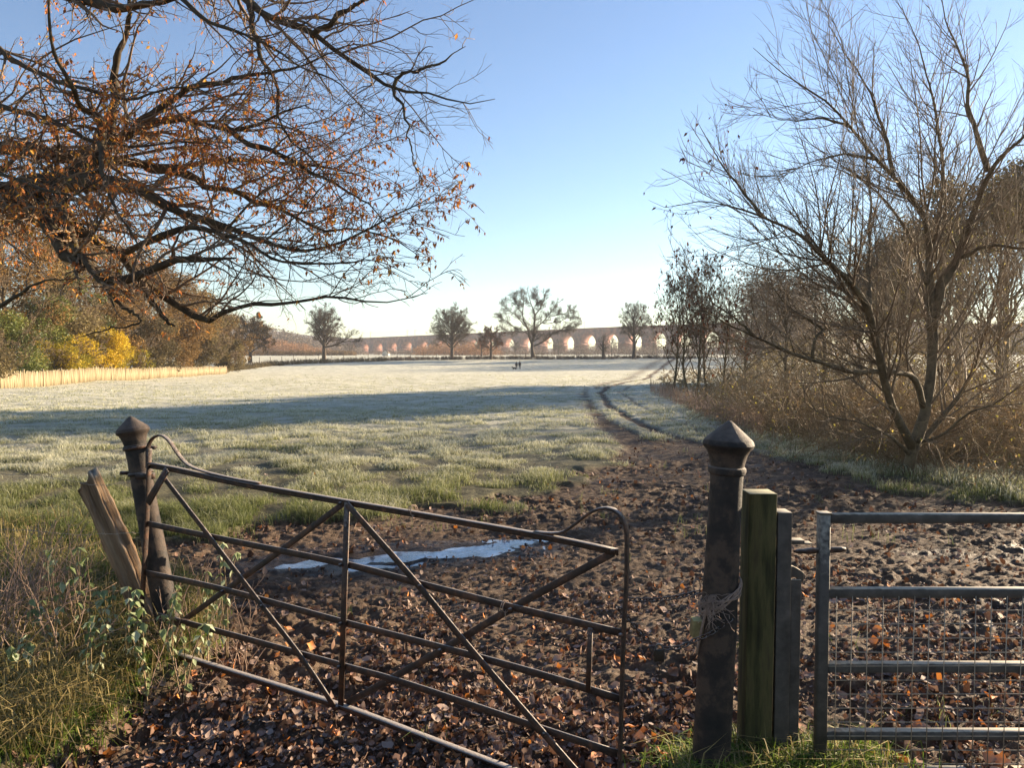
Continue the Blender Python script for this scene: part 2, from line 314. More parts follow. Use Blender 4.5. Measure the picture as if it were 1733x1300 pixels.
# ------------------------------------------------------------------ ground
def ground():
    rr = np.concatenate([np.geomspace(.15, 2.4, 14)[:-1], np.geomspace(2.4, 12, 470)[:-1], np.geomspace(12, 60, 260)[:-1], np.geomspace(60, 320, 110)[:-1], np.geomspace(320, 1350, 24)])
    th = np.concatenate([np.linspace(-180, -58, 34)[:-1], np.linspace(-58, 58, 900)[:-1], np.linspace(58, 180, 34)[:-1]])
    T, Q = np.meshgrid(np.radians(th), rr); x = Q*np.sin(T); y = Q*np.cos(T)
    z = gz(x, y); m, g = mudmask(x, y)
    nr, nc = x.shape
    V = np.stack([x, y, z], -1).reshape(-1, 3)
    V = np.vstack([V, [[0, 0, 0]]])
    i = (np.arange(nr-1)*nc)[:, None]; j = np.arange(nc)[None]; j2 = (j+1) % nc
    Fq = np.stack([i+j, i+nc+j, i+nc+j2, i+j2], -1).reshape(-1, 4)
    tri = np.stack([np.full(nc, nr*nc), np.arange(nc), (np.arange(nc)+1) % nc], -1)
    mt = bpy.data.materials.new('ground_mud_and_frosted_grass'); mt.use_nodes = True; nt = mt.node_tree; b = nt.nodes['Principled BSDF']
    def N(s, **k):
        n = nt.nodes.new(s)
        for a, v in k.items(): setattr(n, a, v)
        return n
    tc = N('ShaderNodeTexCoord'); L = nt.links.new
    def noise(sc, det=6, ro=.6, st=(1, 1, 1)):
        mp = N('ShaderNodeMapping'); L(tc.outputs['Object'], mp.inputs[0]); mp.inputs['Scale'].default_value = st
        n = N('ShaderNodeTexNoise'); n.inputs['Scale'].default_value = sc; n.inputs['Detail'].default_value = det; n.inputs['Roughness'].default_value = ro; L(mp.outputs[0], n.inputs[0]); return n.outputs[0]
    mud = ramp(nt, noise(9, 8, .7), [(.3, (.034, .020, .012)), (.46, (.075, .047, .028)), (.57, (.125, .082, .050)), (.68, (.20, .145, .098)), (.8, (.32, .26, .20))])
    g1 = ramp(nt, noise(.9, 8, .7, (1, 1.6, 1)), [(.28, (.16, .17, .08)), (.42, (.42, .41, .29)), (.55, (.62, .60, .48)), (.8, (.76, .74, .64))])
    g2 = ramp(nt, noise(26, 5, .7), [(.3, (.035, .03, .015)), (.55, (.09, .08, .04)), (.7, (.20, .19, .10))])
    far = N('ShaderNodeAttribute', attribute_name='far'); mx0 = N('ShaderNodeMix', data_type='RGBA'); L(far.outputs['Fac'], mx0.inputs[0]); L(g2, mx0.inputs[6]); L(g1, mx0.inputs[7])
    a = N('ShaderNodeAttribute', attribute_name='v'); mx = N('ShaderNodeMix', data_type='RGBA'); L(a.outputs['Fac'], mx.inputs[0]); L(mx0.outputs[2], mx.inputs[6]); L(mud, mx.inputs[7])
    wt = N('ShaderNodeAttribute', attribute_name='wet'); mw = N('ShaderNodeMix', data_type='RGBA', blend_type='MULTIPLY'); L(wt.outputs['Fac'], mw.inputs[0]); L(mx.outputs[2], mw.inputs[6]); mw.inputs[7].default_value = (.42, .40, .38, 1)
    rg = N('ShaderNodeMapRange'); L(wt.outputs['Fac'], rg.inputs[0]); rg.inputs[3].default_value = .85; rg.inputs[4].default_value = .52; L(rg.outputs[0], b.inputs['Roughness'])
    L(mw.outputs[2], b.inputs['Base Color']); b.inputs['Specular IOR Level'].default_value = .25
    bp = N('ShaderNodeBump'); bp.inputs['Strength'].default_value = .8; bp.inputs['Distance'].default_value = .02; L(noise(45, 8, .7), bp.inputs['Height'])
    bp2 = N('ShaderNodeBump'); bp2.inputs['Strength'].default_value = 1.0; bp2.inputs['Distance'].default_value = .22
    mul = N('ShaderNodeMath', operation='MULTIPLY'); L(noise(2.4, 8, .75, (1, 1, 1)), mul.inputs[0]); L(far.outputs['Fac'], mul.inputs[1]); L(mul.outputs[0], bp2.inputs['Height'])
    L(bp2.outputs[0], bp.inputs['Normal']); L(bp.outputs[0], b.inputs['Normal'])
    fa = sstep(10, 26, np.hypot(x, y)).ravel()
    o = mesh_np('ground', V, [Fq, tri], mt, attr=np.append(m.ravel(), 1), extra={'far': np.append(fa, 0), 'wet': np.append(np.maximum(sstep(.01, .12, pud(x, y)), m*.8*sstep(.6, .75, fbm(x*.8, y*1.3, 88, 3))*(np.hypot(x, y) < 40)).ravel(), 0)}, smooth=True)
    tag(o, 'frosted pasture running into churned brown mud by the gates', 'ground', kind='structure')
    # icy puddle
    pm = bpy.data.materials.new('puddle_ice'); pm.use_nodes = True; nt2 = pm.node_tree; b = nt2.nodes['Principled BSDF']
    n = nt2.nodes.new('ShaderNodeTexNoise'); n.inputs['Scale'].default_value = 5; n.inputs['Detail'].default_value = 9; n.inputs['Roughness'].default_value = .7
    tcc = nt2.nodes.new('ShaderNodeTexCoord'); nt2.links.new(tcc.outputs['Object'], n.inputs[0])
    c = ramp(nt2, n.outputs[0], [(.38, (.05, .045, .045)), (.5, (.17, .20, .25)), (.6, (.32, .38, .47)), (.75, (.55, .61, .70))])
    nt2.links.new(c, b.inputs['Base Color']); b.inputs['Roughness'].default_value = .16; b.inputs['Specular IOR Level'].default_value = .7
    bb = nt2.nodes.new('ShaderNodeBump'); bb.inputs['Strength'].default_value = .25; bb.inputs['Distance'].default_value = .01; nt2.links.new(n.outputs[0], bb.inputs['Height']); nt2.links.new(bb.outputs[0], b.inputs['Normal'])
    xs = np.linspace(-2.6, .9, 60); ys = np.linspace(6.1, 8.0, 40); X, Y = np.meshgrid(xs, ys)
    keep = pud(X, Y) > .12
    Z = np.full_like(X, -.062); V = np.stack([X, Y, Z], -1).reshape(-1, 3)
    q = []
    for a_ in range(39):
        for b_ in range(59):
            if keep[a_, b_] and keep[a_+1, b_+1] and keep[a_+1, b_] and keep[a_, b_+1]: q.append((a_*60+b_, a_*60+b_+1, (a_+1)*60+b_+1, (a_+1)*60+b_))
    q = np.array(q); u, inv = np.unique(q, return_inverse=True)
    o = mesh_np('puddle', V[u], inv.reshape(q.shape), pm); tag(o, 'shallow iced puddle lying in the mud behind the iron gate', 'puddle', kind='structure')
ground()
# ------------------------------------------------------------------ grass
def blades(pos, h, wd, lean, az, bend, r, frost):
    n = len(pos); d = np.stack([np.cos(az), np.sin(az), np.zeros(n)], -1); s = np.stack([-np.sin(az+r.normal(size=n)*.7), np.cos(az), np.zeros(n)], -1); s = norm(s)
    up = np.array([0, 0, 1.])
    p1 = pos + d*(lean*h*.35)[:, None] + up*(h*.6)[:, None]
    p2 = pos + d*((lean+bend)*h*.8)[:, None] + up*(h*np.clip(1-bend*.45, .2, 1))[:, None]
    w0 = (wd*.5)[:, None]*s
    V = np.stack([pos-w0, pos+w0, p1+w0*.8, p1-w0*.8, p2], 1)
    b = np.arange(n)*5
    Fq = np.stack([b, b+1, b+2, b+3], -1); Ft = np.stack([b+3, b+2, b+4], -1)
    A = np.stack([frost*.55, frost*.55, frost*.85, frost*.85, np.minimum(frost*1.1, 1)], 1)
    return V.reshape(-1, 3), [Fq, Ft], A.ravel()
def g_at(px, py):
    """ground point under a pixel (few iterations on the base profile)"""
    r = ray(px, py); D = np.full(np.shape(px), 20.)
    for _ in range(25):
        D = np.clip((CH - zbase(0, D))/np.maximum(-r[..., 2]/r[..., 1], 1e-4), .5, 900)
    return D*r[..., 0]/r[..., 1], D
def field_grass():
    r = np.random.default_rng(21); acc = Acc()
    for (n, y0, y1, nbl, hh) in ((26000, 634, 700, 4, .055), (60000, 690, 800, 5, .062), (42000, 770, 930, 7, .062), (5000, 860, 1250, 5, .05)):
        px = r.uniform(-350, 2100, n); py = r.uniform(y0, y1, n)
        x, y = g_at(px, py); y = y*(1+r.normal(size=n)*.01)
        m, g = mudmask(x, y)
        cl = fbm(x*2.3, y*1.9, 77, 3); gap = np.interp(y, [6, 9, 13, 20], [.55, .51, .43, .31])
        keep = (r.random(n) > m*1.05 + (.0 if y1 < 1000 else .93)) & (pud(x, y) < .1) & (cl > gap+r.normal(size=n)*.03)
        stray = (r.random(n) < .012*(cl > .6)) & (pud(x, y) < .1)
        keep = keep | stray
        x, y, cl = x[keep], y[keep], cl[keep]; k = len(x)
        X = np.repeat(x, nbl); Y = np.repeat(y, nbl); sc = np.repeat(.25+1.6*sstep(.32, .72, cl), nbl); D = Y
        X = X + r.normal(size=len(X))*.035*(1+D*.03); Y = Y + r.normal(size=len(X))*.035*(1+D*.03)
        Z = gz(X, Y) - .008
        h = hh*(.5+r.random(len(X)))*sc*(1+np.clip((12-D)*.05, 0, .4)); 
        wd = np.maximum(.0038, D*.00055)*(.7+.6*r.random(len(X)))
        fr = np.interp(D, [6, 9, 12, 17, 60], [.48, .64, .88, 1.05, 1.1]) + r.normal(size=len(X))*.12 + (fbm(X*.7, Y*.7, 91, 3)-.5)*.5
        V, Fs, A = blades(np.stack([X, Y, Z], -1), h, wd, r.random(len(X))*.9, r.random(len(X))*6.28, r.random(len(X))*1.1, r, np.clip(fr, .08, 1))
        acc.add(V, Fs, A)
    o = acc.build('frosted_grass', M_grass); tag(o, 'frost-whitened tussocky grass of the pasture beyond the mud', 'grass', kind='stuff')
field_grass()
def region_grass(name, label, m, n, fn, h, wd, lean, bend, fr, seed, nbl=5, spread=.04):
    r = np.random.default_rng(seed); x, y = fn(r, n); X = np.repeat(x, nbl); Y = np.repeat(y, nbl); k = len(X)
    X = X + r.normal(size=k)*spread; Y = Y + r.normal(size=k)*spread; Z = gz(X, Y)-.01
    hh = np.repeat(h[0]+(h[1]-h[0])*r.random(n)**1.5, nbl)*(.6+.6*r.random(k))
    V, Fs, A = blades(np.stack([X, Y, Z], -1), hh, wd*(.6+.8*r.random(k)), r.random(k)*lean, np.repeat(r.random(n)*6.28, nbl)+r.normal(size=k)*1.3, r.random(k)*bend, r, np.clip(fr[0]+(fr[1]-fr[0])*r.random(k), 0, 1))
    o = mesh_np(name, V, Fs, m, attr=A); tag(o, label, 'grass', kind='stuff'); return o
def corner(r, n):
    xs, ys = [], []
    while len(xs) < n:
        px = r.uniform(-350, 420, 4*n); py = r.uniform(900, 1330, 4*n); x = (px-866.5)/F; D = CH/((py-HZ)/F); x = x*D
        m, g = mudmask(x, D); ok = g > .35+.5*r.random(4*n)
        xs += list(x[ok]); ys += list(D[ok])
    return np.array(xs[:n]), np.array(ys[:n])
region_grass('dry_grass', 'dry straw-coloured grass tangled at the foot of the leaning posts', M_straw, 3600, corner, (.08, .30), .005, .9, 1.7, (.0, .9), 5, 5, .05)
region_grass('green_grass', 'short green grass in the lower left corner by the iron gate', M_green, 9500, corner, (.03, .13), .0055, 1., 1.5, (.05, .9), 6, 5, .05)
def posts_foot(r, n):
    px = np.concatenate([r.normal(1215, 42, n//3), r.normal(1320, 45, n//3), r.normal(1420, 55, n-2*(n//3))]); D = r.uniform(3.08, 3.5, n)
    return (px-866.5)/F*D, D
region_grass('post_foot_grass', 'bright green grass tufts round the foot of the gateposts', M_green, 900, posts_foot, (.05, .17), .0052, .9, 1.5, (.3, 1), 8, 6, .03)
region_grass('post_foot_straw', 'pale dry blades arching over the foot of the gateposts', M_straw, 120, posts_foot, (.12, .26), .005, .9, 1.6, (.3, .8), 9, 4, .03)
# ------------------------------------------------------------------ fallen leaves
def litter():
    r = np.random.default_rng(33); n = 52000
    px = r.uniform(-300, 2050, n); py = 735+ (1345-735)*r.random(n)**1.0
    x = (px-866.5)/F; D = CH/((py-HZ)/F); x = x*D
    m, g = mudmask(x, D); c = fbm(x*1.6, D*1.6, 201, 3)
    keep = (r.random(n) < (m*.95+.05)*np.interp(D, [4, 6, 14], [1, .8, .75])*(.26+.8*sstep(.36, .6, c))) & (pud(x, D) < .45)
    x, D = x[keep], D[keep]; n = len(x)
    s = (.012+.034*r.random(n)**2.0)*np.interp(D, [5, 12], [1, 1.35])
    pos = np.stack([x, D, gz(x, D)+.004+s*.12], -1)
    M = euler_mats(r.random(n)*6.28, r.normal(size=n)*.5, r.normal(size=n)*.55)
    SC = np.stack([s*(.5+.7*r.random(n)), s*(.8+.6*r.random(n)), s*(.4+1.6*r.random(n))], -1)
    v = np.clip(r.beta(1.6, 2.4, n)*.85 + (r.random(n) < .06)*.6, 0, 1)
    V, Fs = scatter(LEAFV, LEAFF, pos, M, SC)
    o = mesh_np('leaf_litter', V, Fs, M_litter, attr=np.repeat(v, len(LEAFV)), smooth=False)
    tag(o, 'brown frost-edged leaf litter trodden into the mud', 'leaf litter', kind='stuff')
    # the largest leaves, each an object of its own
    protos = []
    for k in range(6):
        q = np.random.default_rng(400+k); TV = LEAFV + q.normal(size=LEAFV.shape)*.035; TV[:, 2] *= q.uniform(.6, 1.7)
        ob = mesh_np('fallen_leaf', TV, LEAFF, M_litter, attr=np.full(len(TV), [.92, .55, .85, .7, .97, .35][k])+q.normal(size=len(TV))*.03, smooth=True)
        protos.append(ob)
    N = 300; cnt = 0
    while cnt < N:
        px = r.uniform(60, 1733); py = r.uniform(1000, 1300); D = CH/((py-HZ)/F); x = (px-866.5)/F*D
        m, g = mudmask(np.array([x]), np.array([D]))
        if m[0] < .5: continue
        p = protos[cnt] if cnt < 6 else protos[int(r.choice(6, p=[.2, .2, .15, .17, .13, .15]))].copy()
        if cnt >= 6: COL.objects.link(p)
        s = r.uniform(.034, .066)
        z = float(gz(np.array([x]), np.array([D]))[0])
        p.location = (x, D, z+.010+s*.12); p.rotation_euler = (r.normal()*.35, r.normal()*.35, r.random()*6.28); p.scale = (s*r.uniform(.7, 1.1), s, s*r.uniform(.5, 1.1))
        tag(p, 'curled brown fallen leaf lying loose on the mud by the gates', 'fallen leaf', 'large fallen leaves on the mud'); cnt += 1
litter()
# ------------------------------------------------------------------ small mesh tools
def boxv(c, ax, ay, az):
    """oriented box: centre, three half vectors"""
    c, ax, ay, az = map(np.asarray, (c, ax, ay, az))
    V = np.array([c+i*ax+j*ay+k*az for k in (-1, 1) for j in (-1, 1) for i in (-1, 1)], float)
    Fq = np.array([[0, 2, 3, 1], [4, 5, 7, 6], [0, 1, 5, 4], [2, 6, 7, 3], [0, 4, 6, 2], [1, 3, 7, 5]])
    return V, Fq
def bevel(o, wd=.003, seg=2):
    m = o.modifiers.new('bevel', 'BEVEL'); m.width = wd; m.segments = seg; m.limit_method = 'ANGLE'; return o
def sweep(path, sec, side, closed=False):
    """section sec (n,2) in (side, other) frame swept along path; side = fixed vector"""
    P = np.asarray(path, float); k = len(P); n = len(sec)
    T = np.gradient(P, axis=0); T = norm(T); Sd = np.broadcast_to(np.asarray(side, float), P.shape)
    Sd = norm(Sd - (Sd*T).sum(1, keepdims=True)*T); O = np.cross(T, Sd)
    V = (P[:, None, :] + sec[None, :, 0, None]*Sd[:, None, :] + sec[None, :, 1, None]*O[:, None, :]).reshape(-1, 3)
    i = (np.arange(k-1)*n)[:, None]; j = np.arange(n)[None]; j2 = (j+1) % n
    Fq = np.stack([i+j, i+j2, i+n+j2, i+n+j], -1).reshape(-1, 4)
    return V, [Fq, np.arange(n)[::-1][None], ((k-1)*n+np.arange(n))[None]]
def rect(a, b, ch=.0): 
    if not ch: return np.array([(-a/2, -b/2), (a/2, -b/2), (a/2, b/2), (-a/2, b/2)])
    c = ch; return np.array([(-a/2+c, -b/2), (a/2-c, -b/2), (a/2, -b/2+c), (a/2, b/2-c), (a/2-c, b/2), (-a/2+c, b/2), (-a/2, b/2-c), (-a/2, -b/2+c)])
def lathe(axis0, axis1, prof, n=40, wob=0, seed=0):
    """prof: (t along axis 0..1, radius)"""
    a0 = np.asarray(axis0, float); a1 = np.asarray(axis1, float); ax = norm(a1-a0)
    P = np.array([a0+(a1-a0)*t for t, _ in prof]); Rr = np.array([r_ for _, r_ in prof])
    U = norm(np.cross(ax, [0, 1, 0])); W = np.cross(ax, U); a = np.arange(n)*2*np.pi/n
    V = P[:, None]+Rr[:, None, None]*(np.cos(a)[None, :, None]*U+np.sin(a)[None, :, None]*W)
    k = len(prof); i = (np.arange(k-1)*n)[:, None]; j = np.arange(n)[None]; j2 = (j+1) % n
    Fq = np.stack([i+j, i+j2, i+n+j2, i+n+j], -1).reshape(-1, 4)
    return V.reshape(-1, 3), [Fq, np.arange(n)[::-1][None], ((k-1)*n+np.arange(n))[None]]
def gzs(x, y): return float(gz(np.array([x]), np.array([y]))[0])
# ------------------------------------------------------------------ wrought iron gate
GA = np.array([-1.97, 4.30]); GB = np.array([.44, 3.05]); gdir = (GB-GA)/np.linalg.norm(GB-GA); gn = np.array([gdir[1], -gdir[0]])
if gn[1] > 0: gn = -gn
E1 = np.array([gdir[0], gdir[1], 0]); EN = np.array([gn[0], gn[1], 0])
def gp(pts, off=0):
    out = []
    for px, py in pts:
        r_ = ray(px, py); o2 = np.array([0, 0]) 
        t = np.dot(GA-o2, gn)/np.dot(r_[:2], gn); out.append(np.array([0, 0, CH])+r_*t+EN*off)
    return np.array(out)
def iron_gate():
    base = gp([(1048, 1368)])[0]; t = thing('iron_gate', 'rusty wrought iron field gate with curled ends, sagging across the mud', 'gate', base)
    def smooth(pts, K): return resample(gp(pts), np.ones(len(pts)), K)[0]
    def bar(name, pts, w_, th, off, K=None, lay=False):
        P = gp(pts) if K is None else smooth(pts, K); P = P+EN*off
        w_ = w_*.86; V, Fs = sweep(P, rect(th, w_, min(th, w_)*.2), EN) if not lay else sweep(P, rect(w_, th, th*.22), EN)
        o = mesh_np(name, V, Fs, M_iron, t, base, np.zeros(len(V))); return o
    bar('stile', [(253, 760), (250, 850), (243, 980), (236, 1068)], .034, .012, 0, 8, True)
    bar('curl', [(250, 792), (250, 765), (253, 750), (261, 740), (274, 737), (287, 747), (304, 772), (322, 789), (352, 800), (400, 811), (440, 818)], .030, .008, .000, 40, True)
    top = [(253, 784), (300, 792), (400, 814), (581, 846), (734, 872), (915, 904), (1046, 931)]
    bar('top_rail', top, .034, .008, .004, 30, True)
    bar('top_rail_web', [(x, y+6) for x, y in top], .024, .006, -.004, 30)
    bar('curl', [(905, 901), (930, 903), (953, 901), (977, 885), (1001, 867), (1025, 860), (1045, 867), (1058, 888), (1061, 918), (1060, 990), (1056, 1061), (1052, 1180), (1049, 1300), (1047, 1372)], .036, .011, .0, 60, True)
    bar('upright', [(590, 850), (579, 1196)], .036, .010, .010)
    r1 = [(250, 887), (400, 918), (581, 955), (715, 990), (867, 1029), (1053, 1073)]
    r2 = [(246, 970), (379, 999), (581, 1054), (743, 1096), (901, 1139), (1053, 1186)]
    r3 = [(264, 1042), (400, 1078), (576, 1127), (686, 1158), (925, 1238), (1044, 1277)]
    r4 = [(272, 1098), (400, 1138), (576, 1193), (734, 1252), (867, 1302), (1046, 1366)]
    for k, q in enumerate((r1, r2, r3)): bar('rail', q, .036, .009, -.004-k*.0005, 24)
    bar('rail', r4, .040, .010, .002, 24, True); bar('rail_web', [(x, y+7) for x, y in r4], .030, .007, -.010, 24)
    bar('brace', [(281, 806), (365, 915), (448, 1024), (514, 1110), (574, 1200)], .032, .009, .019, 16)
    bar('brace', [(288, 794), (255, 850)], .045, .010, .020)
    bar('brace', [(294, 797), (262, 853)], .014, .010, .034)
    bar('brace', [(581, 851), (471, 934), (379, 1000), (300, 1056), (250, 1082)], .034, .009, -.015, 16)
    bar('brace', [(592, 852), (710, 986), (791, 1085), (925, 1240), (977, 1300), (1036, 1366)], .034, .009, .021, 16)
    bar('brace', [(1036, 937), (867, 1030), (748, 1101), (584, 1193)], .036, .009, -.016, 16)
    bar('latch_bar', [(1001, 1062), (999, 1120), (997, 1170)], .024, .010, .012)
    a = Acc()
    for q in ((581, 851), (715, 990), (748, 1099), (381, 1000), (1040, 931), (1053, 1073), (448, 1024), (867, 1030), (576, 1194), (925, 1239), (581, 955), (581, 1054), (578, 1127)):
        c = gp([q])[0]+EN*.026; V, Fs = lathe(c-EN*.012, c+EN*.006, [(0, .009), (.7, .009), (1, .005)], 8); a.add(V, Fs)
    a.build('rivets', M_iron, t, base)
    # wire and twine ties wrapped on the bars
    for q, s in (((697, 864), 1), ((852, 1026), 1)):
        c = gp([q])[0]; th = np.linspace(0, 2*np.pi*1.9, 40); P = c + np.cos(th)[:, None]*EN*.024+np.sin(th)[:, None]*np.array([0, 0, .024]) + (th/12)[:, None]*E1*.018
        P = np.vstack([P, P[-1]+np.array([.002, -.006, -.035])]); V, Fs = tubes(P[None], np.full((1, len(P)), .0022), 5)
        o = mesh_np('tie', V, Fs, M_rope, t, base, np.zeros(len(V)), True)
    return t
iron_gate()
# ------------------------------------------------------------------ cast iron gateposts
def iron_post(label, top, bot, D0, D1, s, extra=0.25):
    a1 = at(*top, D0); a0 = at(*bot, D1); ax = a1-a0; H = np.linalg.norm(ax); u = ax/H
    t = thing('iron_gatepost', label, 'gatepost', a0)
    # (distance below the tip in m, radius)
    cap = [(.002, .004), (.01, .016), (.078*s, .094*s), (.082*s, .098*s)]
    neck = [(.081*s, .096*s), (.088*s, .102*s), (.102*s, .106*s), (.116*s, .101*s), (.126*s, .090*s), (.145*s, .081*s), (.175*s, .073*s), (.195*s, .070*s)]
    ring = [(.194*s, .070*s), (.200*s, .077*s), (.212*s, .079*s), (.224*s, .076*s), (.23*s, .069*s)]
    shaft = [(.229*s, .0685*s), (.30*s, .067*s), (.6, .071*s), (.9, .076*s), (H, .079*s), (H+extra, .081*s)]
    def part(nm, pf, m=M_cast):
        pf = [((H-d)/H, r_) for d, r_ in pf][::-1]; V, Fs = lathe(a0, a1, pf, 48); return mesh_np(nm, V, Fs, m, t, a0, np.zeros(len(V)), True)
    for nm, pf in (('cap', cap), ('neck', neck), ('collar', ring), ('shaft', shaft)):
        o = part(nm, pf); o.data.polygons.foreach_set('use_smooth', [True]*len(o.data.polygons))
        e = o.modifiers.new('es', 'EDGE_SPLIT'); e.split_angle = R(35)
    return t, a0, a1, u, H
tR, pR0, pR1, uR, HR = iron_post('cast iron gatepost with pointed cap beside the green timber post', (1235, 711), (1203, 1290), 3.3, 3.3, 1.0)
def on_post(a0, a1, py_frac, ang, rad): # point on post surface; frac from tip
    ax = norm(a1-a0); U = norm(np.cross(ax, [0, 1, 0])); W = np.cross(ax, U); return a1+(a0-a1)*py_frac+rad*(np.cos(ang)*U+np.sin(ang)*W)
c = at(1251, 833, 3.255); V, Fs = lathe(c+np.array([-.008, .006, 0]), c+np.array([.002, -.001, 0]), [(0, .008), (1, .008)], 12)
M_dark = mat('hole_shade_black', [(0, (.004, .004, .004)), (1, (.008, .007, .006))], 5)  # solid disc painted near-black for the shade inside a bolt hole
mesh_np('bolt_hole_shade', V, Fs, M_dark, tR, pR0, np.zeros(len(V)))
tL, pL0, pL1, uL, HL = iron_post('leaning cast iron gatepost the iron gate hangs from', (220, 704), (288, 1075), 4.42, 4.42, .84)
for q, dd, k in (((217, 757), 4.33, .011), ((241, 800), 4.33, .015)):
    c = at(*q, dd); V, Fs = lathe(c+np.array([0, .05, 0]), c+np.array([0, -.012, 0]), [(0, k*.5), (.3, k), (.75, k*1.1), (.95, k*.7), (1, k*.2)], 14)
    mesh_np('insulator', V, Fs, mat('white_insulator', [(.3, (.45, .45, .42)), (.7, (.7, .7, .66))], 20, .4), tL, pL0, np.zeros(len(V)), True)
for py, w_ in ((757, .067), (800, .066)):
    a = Acc()
    f = (py-704)/(1075-704); c = pL1+(pL0-pL1)*f; V, Fs = lathe(c+uL*.008, c-uL*.008, [(0, w_-.006), (.0, w_), (1, w_), (1, w_-.006)], 32); a.add(V, Fs)
    # hinge lug
    V, Fs = boxv(c+np.array([-.09 if py == 800 else .09, 0, 0]), [.022, 0, 0], [0, .012, 0], [0, 0, .009]); a.add(V, Fs); a.build('hinge_band', M_iron, tL, pL0)
c = at(246, 806, 4.36); V, Fs = boxv(c, [.05, 0, 0], [0, .014, 0], [0, 0, .016]); mesh_np('hinge_pin', V, Fs, M_iron, tL, pL0)
# ------------------------------------------------------------------ leaning split wooden post + barbed wires
def split_post():
    a1 = at(152, 812, 4.75); a0 = at(228, 985, 4.6); t = thing('wooden_post', 'old split oak post leaning right beside the iron gatepost', 'post', a0)
    ax = norm(a1-a0); U = norm(np.cross(ax, [0, 1, 0])); W = np.cross(U, ax); n = 28; k = 46; r = np.random.default_rng(3)
    L = np.linalg.norm(a1-a0); V = []
    ang = np.arange(n)*2*np.pi/n
    prof = .062*(1+.15*np.cos(2*ang+.4)+.10*np.cos(3*ang+1)) ; gro = (vn(ang*5.1, ang*0, 5)-.5)*.036; gro[5] -= .032; gro[13] -= .03; gro[16] -= .02; gro[22] -= .028; gro[26] -= .02
    for j in range(k):
        s = j/(k-1); rr = (prof+gro*(1+.3*math.sin(s*9)))*(1.12-.2*s)*(1+.04*np.sin(s*14+ang*2)) + (vn(ang*6, ang*0+s*9, 8)-.5)*.018 + (vn(ang*14, ang*0+s*30, 18)-.5)*.008
        c = a0-ax*.25+ax*(L+.25)*s
        top = (vn(ang*3, ang*0, 9)-.5)*.035*(j == k-1) + (-.03*np.cos(ang))*(j == k-1)
        V.append(c+rr[:, None]*(np.cos(ang)[:, None]*U+np.sin(ang)[:, None]*W)+top[:, None]*ax)
    V = np.concatenate(V+[[a1-ax*.012]]); i = (np.arange(k-1)*n)[:, None]; j = np.arange(n)[None]; j2 = (j+1) % n
    Fq = np.stack([i+j, i+j2, i+n+j2, i+n+j], -1).reshape(-1, 4); b = (k-1)*n; Ft = np.stack([b+np.arange(n), b+(np.arange(n)+1) % n, np.full(n, k*n)], -1)
    # local frame so that grain runs along the post
    Mx = Matrix((Vector(U), Vector(W), Vector(ax))).transposed().to_4x4(); Mx.translation = Vector(a0)
    Vl = (V-a0) @ np.array([U, W, ax]).T
    o = mesh_np('shaft', Vl, [Fq, Ft], M_wood, t, None, np.zeros(len(V)), False); o.matrix_local = Matrix((Vector(U), Vector(W), Vector(ax))).transposed().to_4x4()
    return t, a0, a1
tW, w0, w1 = split_post()
def barbed(name, pts, label, r_=.0016, barb=.11):
    P, q = resample(pts, np.full(len(pts), r_), 60, .004); V, Fs = tubes(P[None], q[None], 5); acc = Acc(); acc.add(V, Fs)
    s = np.concatenate([[0], np.cumsum(np.linalg.norm(np.diff(P, axis=0), axis=1))]); r = np.random.default_rng(int(pts[0][0]*100) % 97)
    for d in np.arange(.05, s[-1], barb):
        c = np.array([np.interp(d, s, P[:, j]) for j in range(3)])
        for _ in range(2):
            v = norm(r.normal(size=3))*.016; V, Fs = tubes(np.array([[c-v, c, c+v]]), np.full((1, 3), .0011), 3); acc.add(V, Fs)
    o = acc.build(name, M_wire); tag(o, label, 'wire'); return o
barbed('barbed_wire', [at(-260, 812, 5.2), at(0, 803, 4.9), at(90, 808, 4.75), at(165, 822, 4.66), at(245, 812, 4.4)], 'upper strand of rusty barbed wire strung to the leaning posts')
barbed('barbed_wire', [at(-260, 905, 5.0), at(0, 897, 4.8), at(120, 905, 4.65), at(210, 903, 4.55), at(262, 902, 4.45)], 'lower strand of rusty barbed wire strung to the leaning posts')
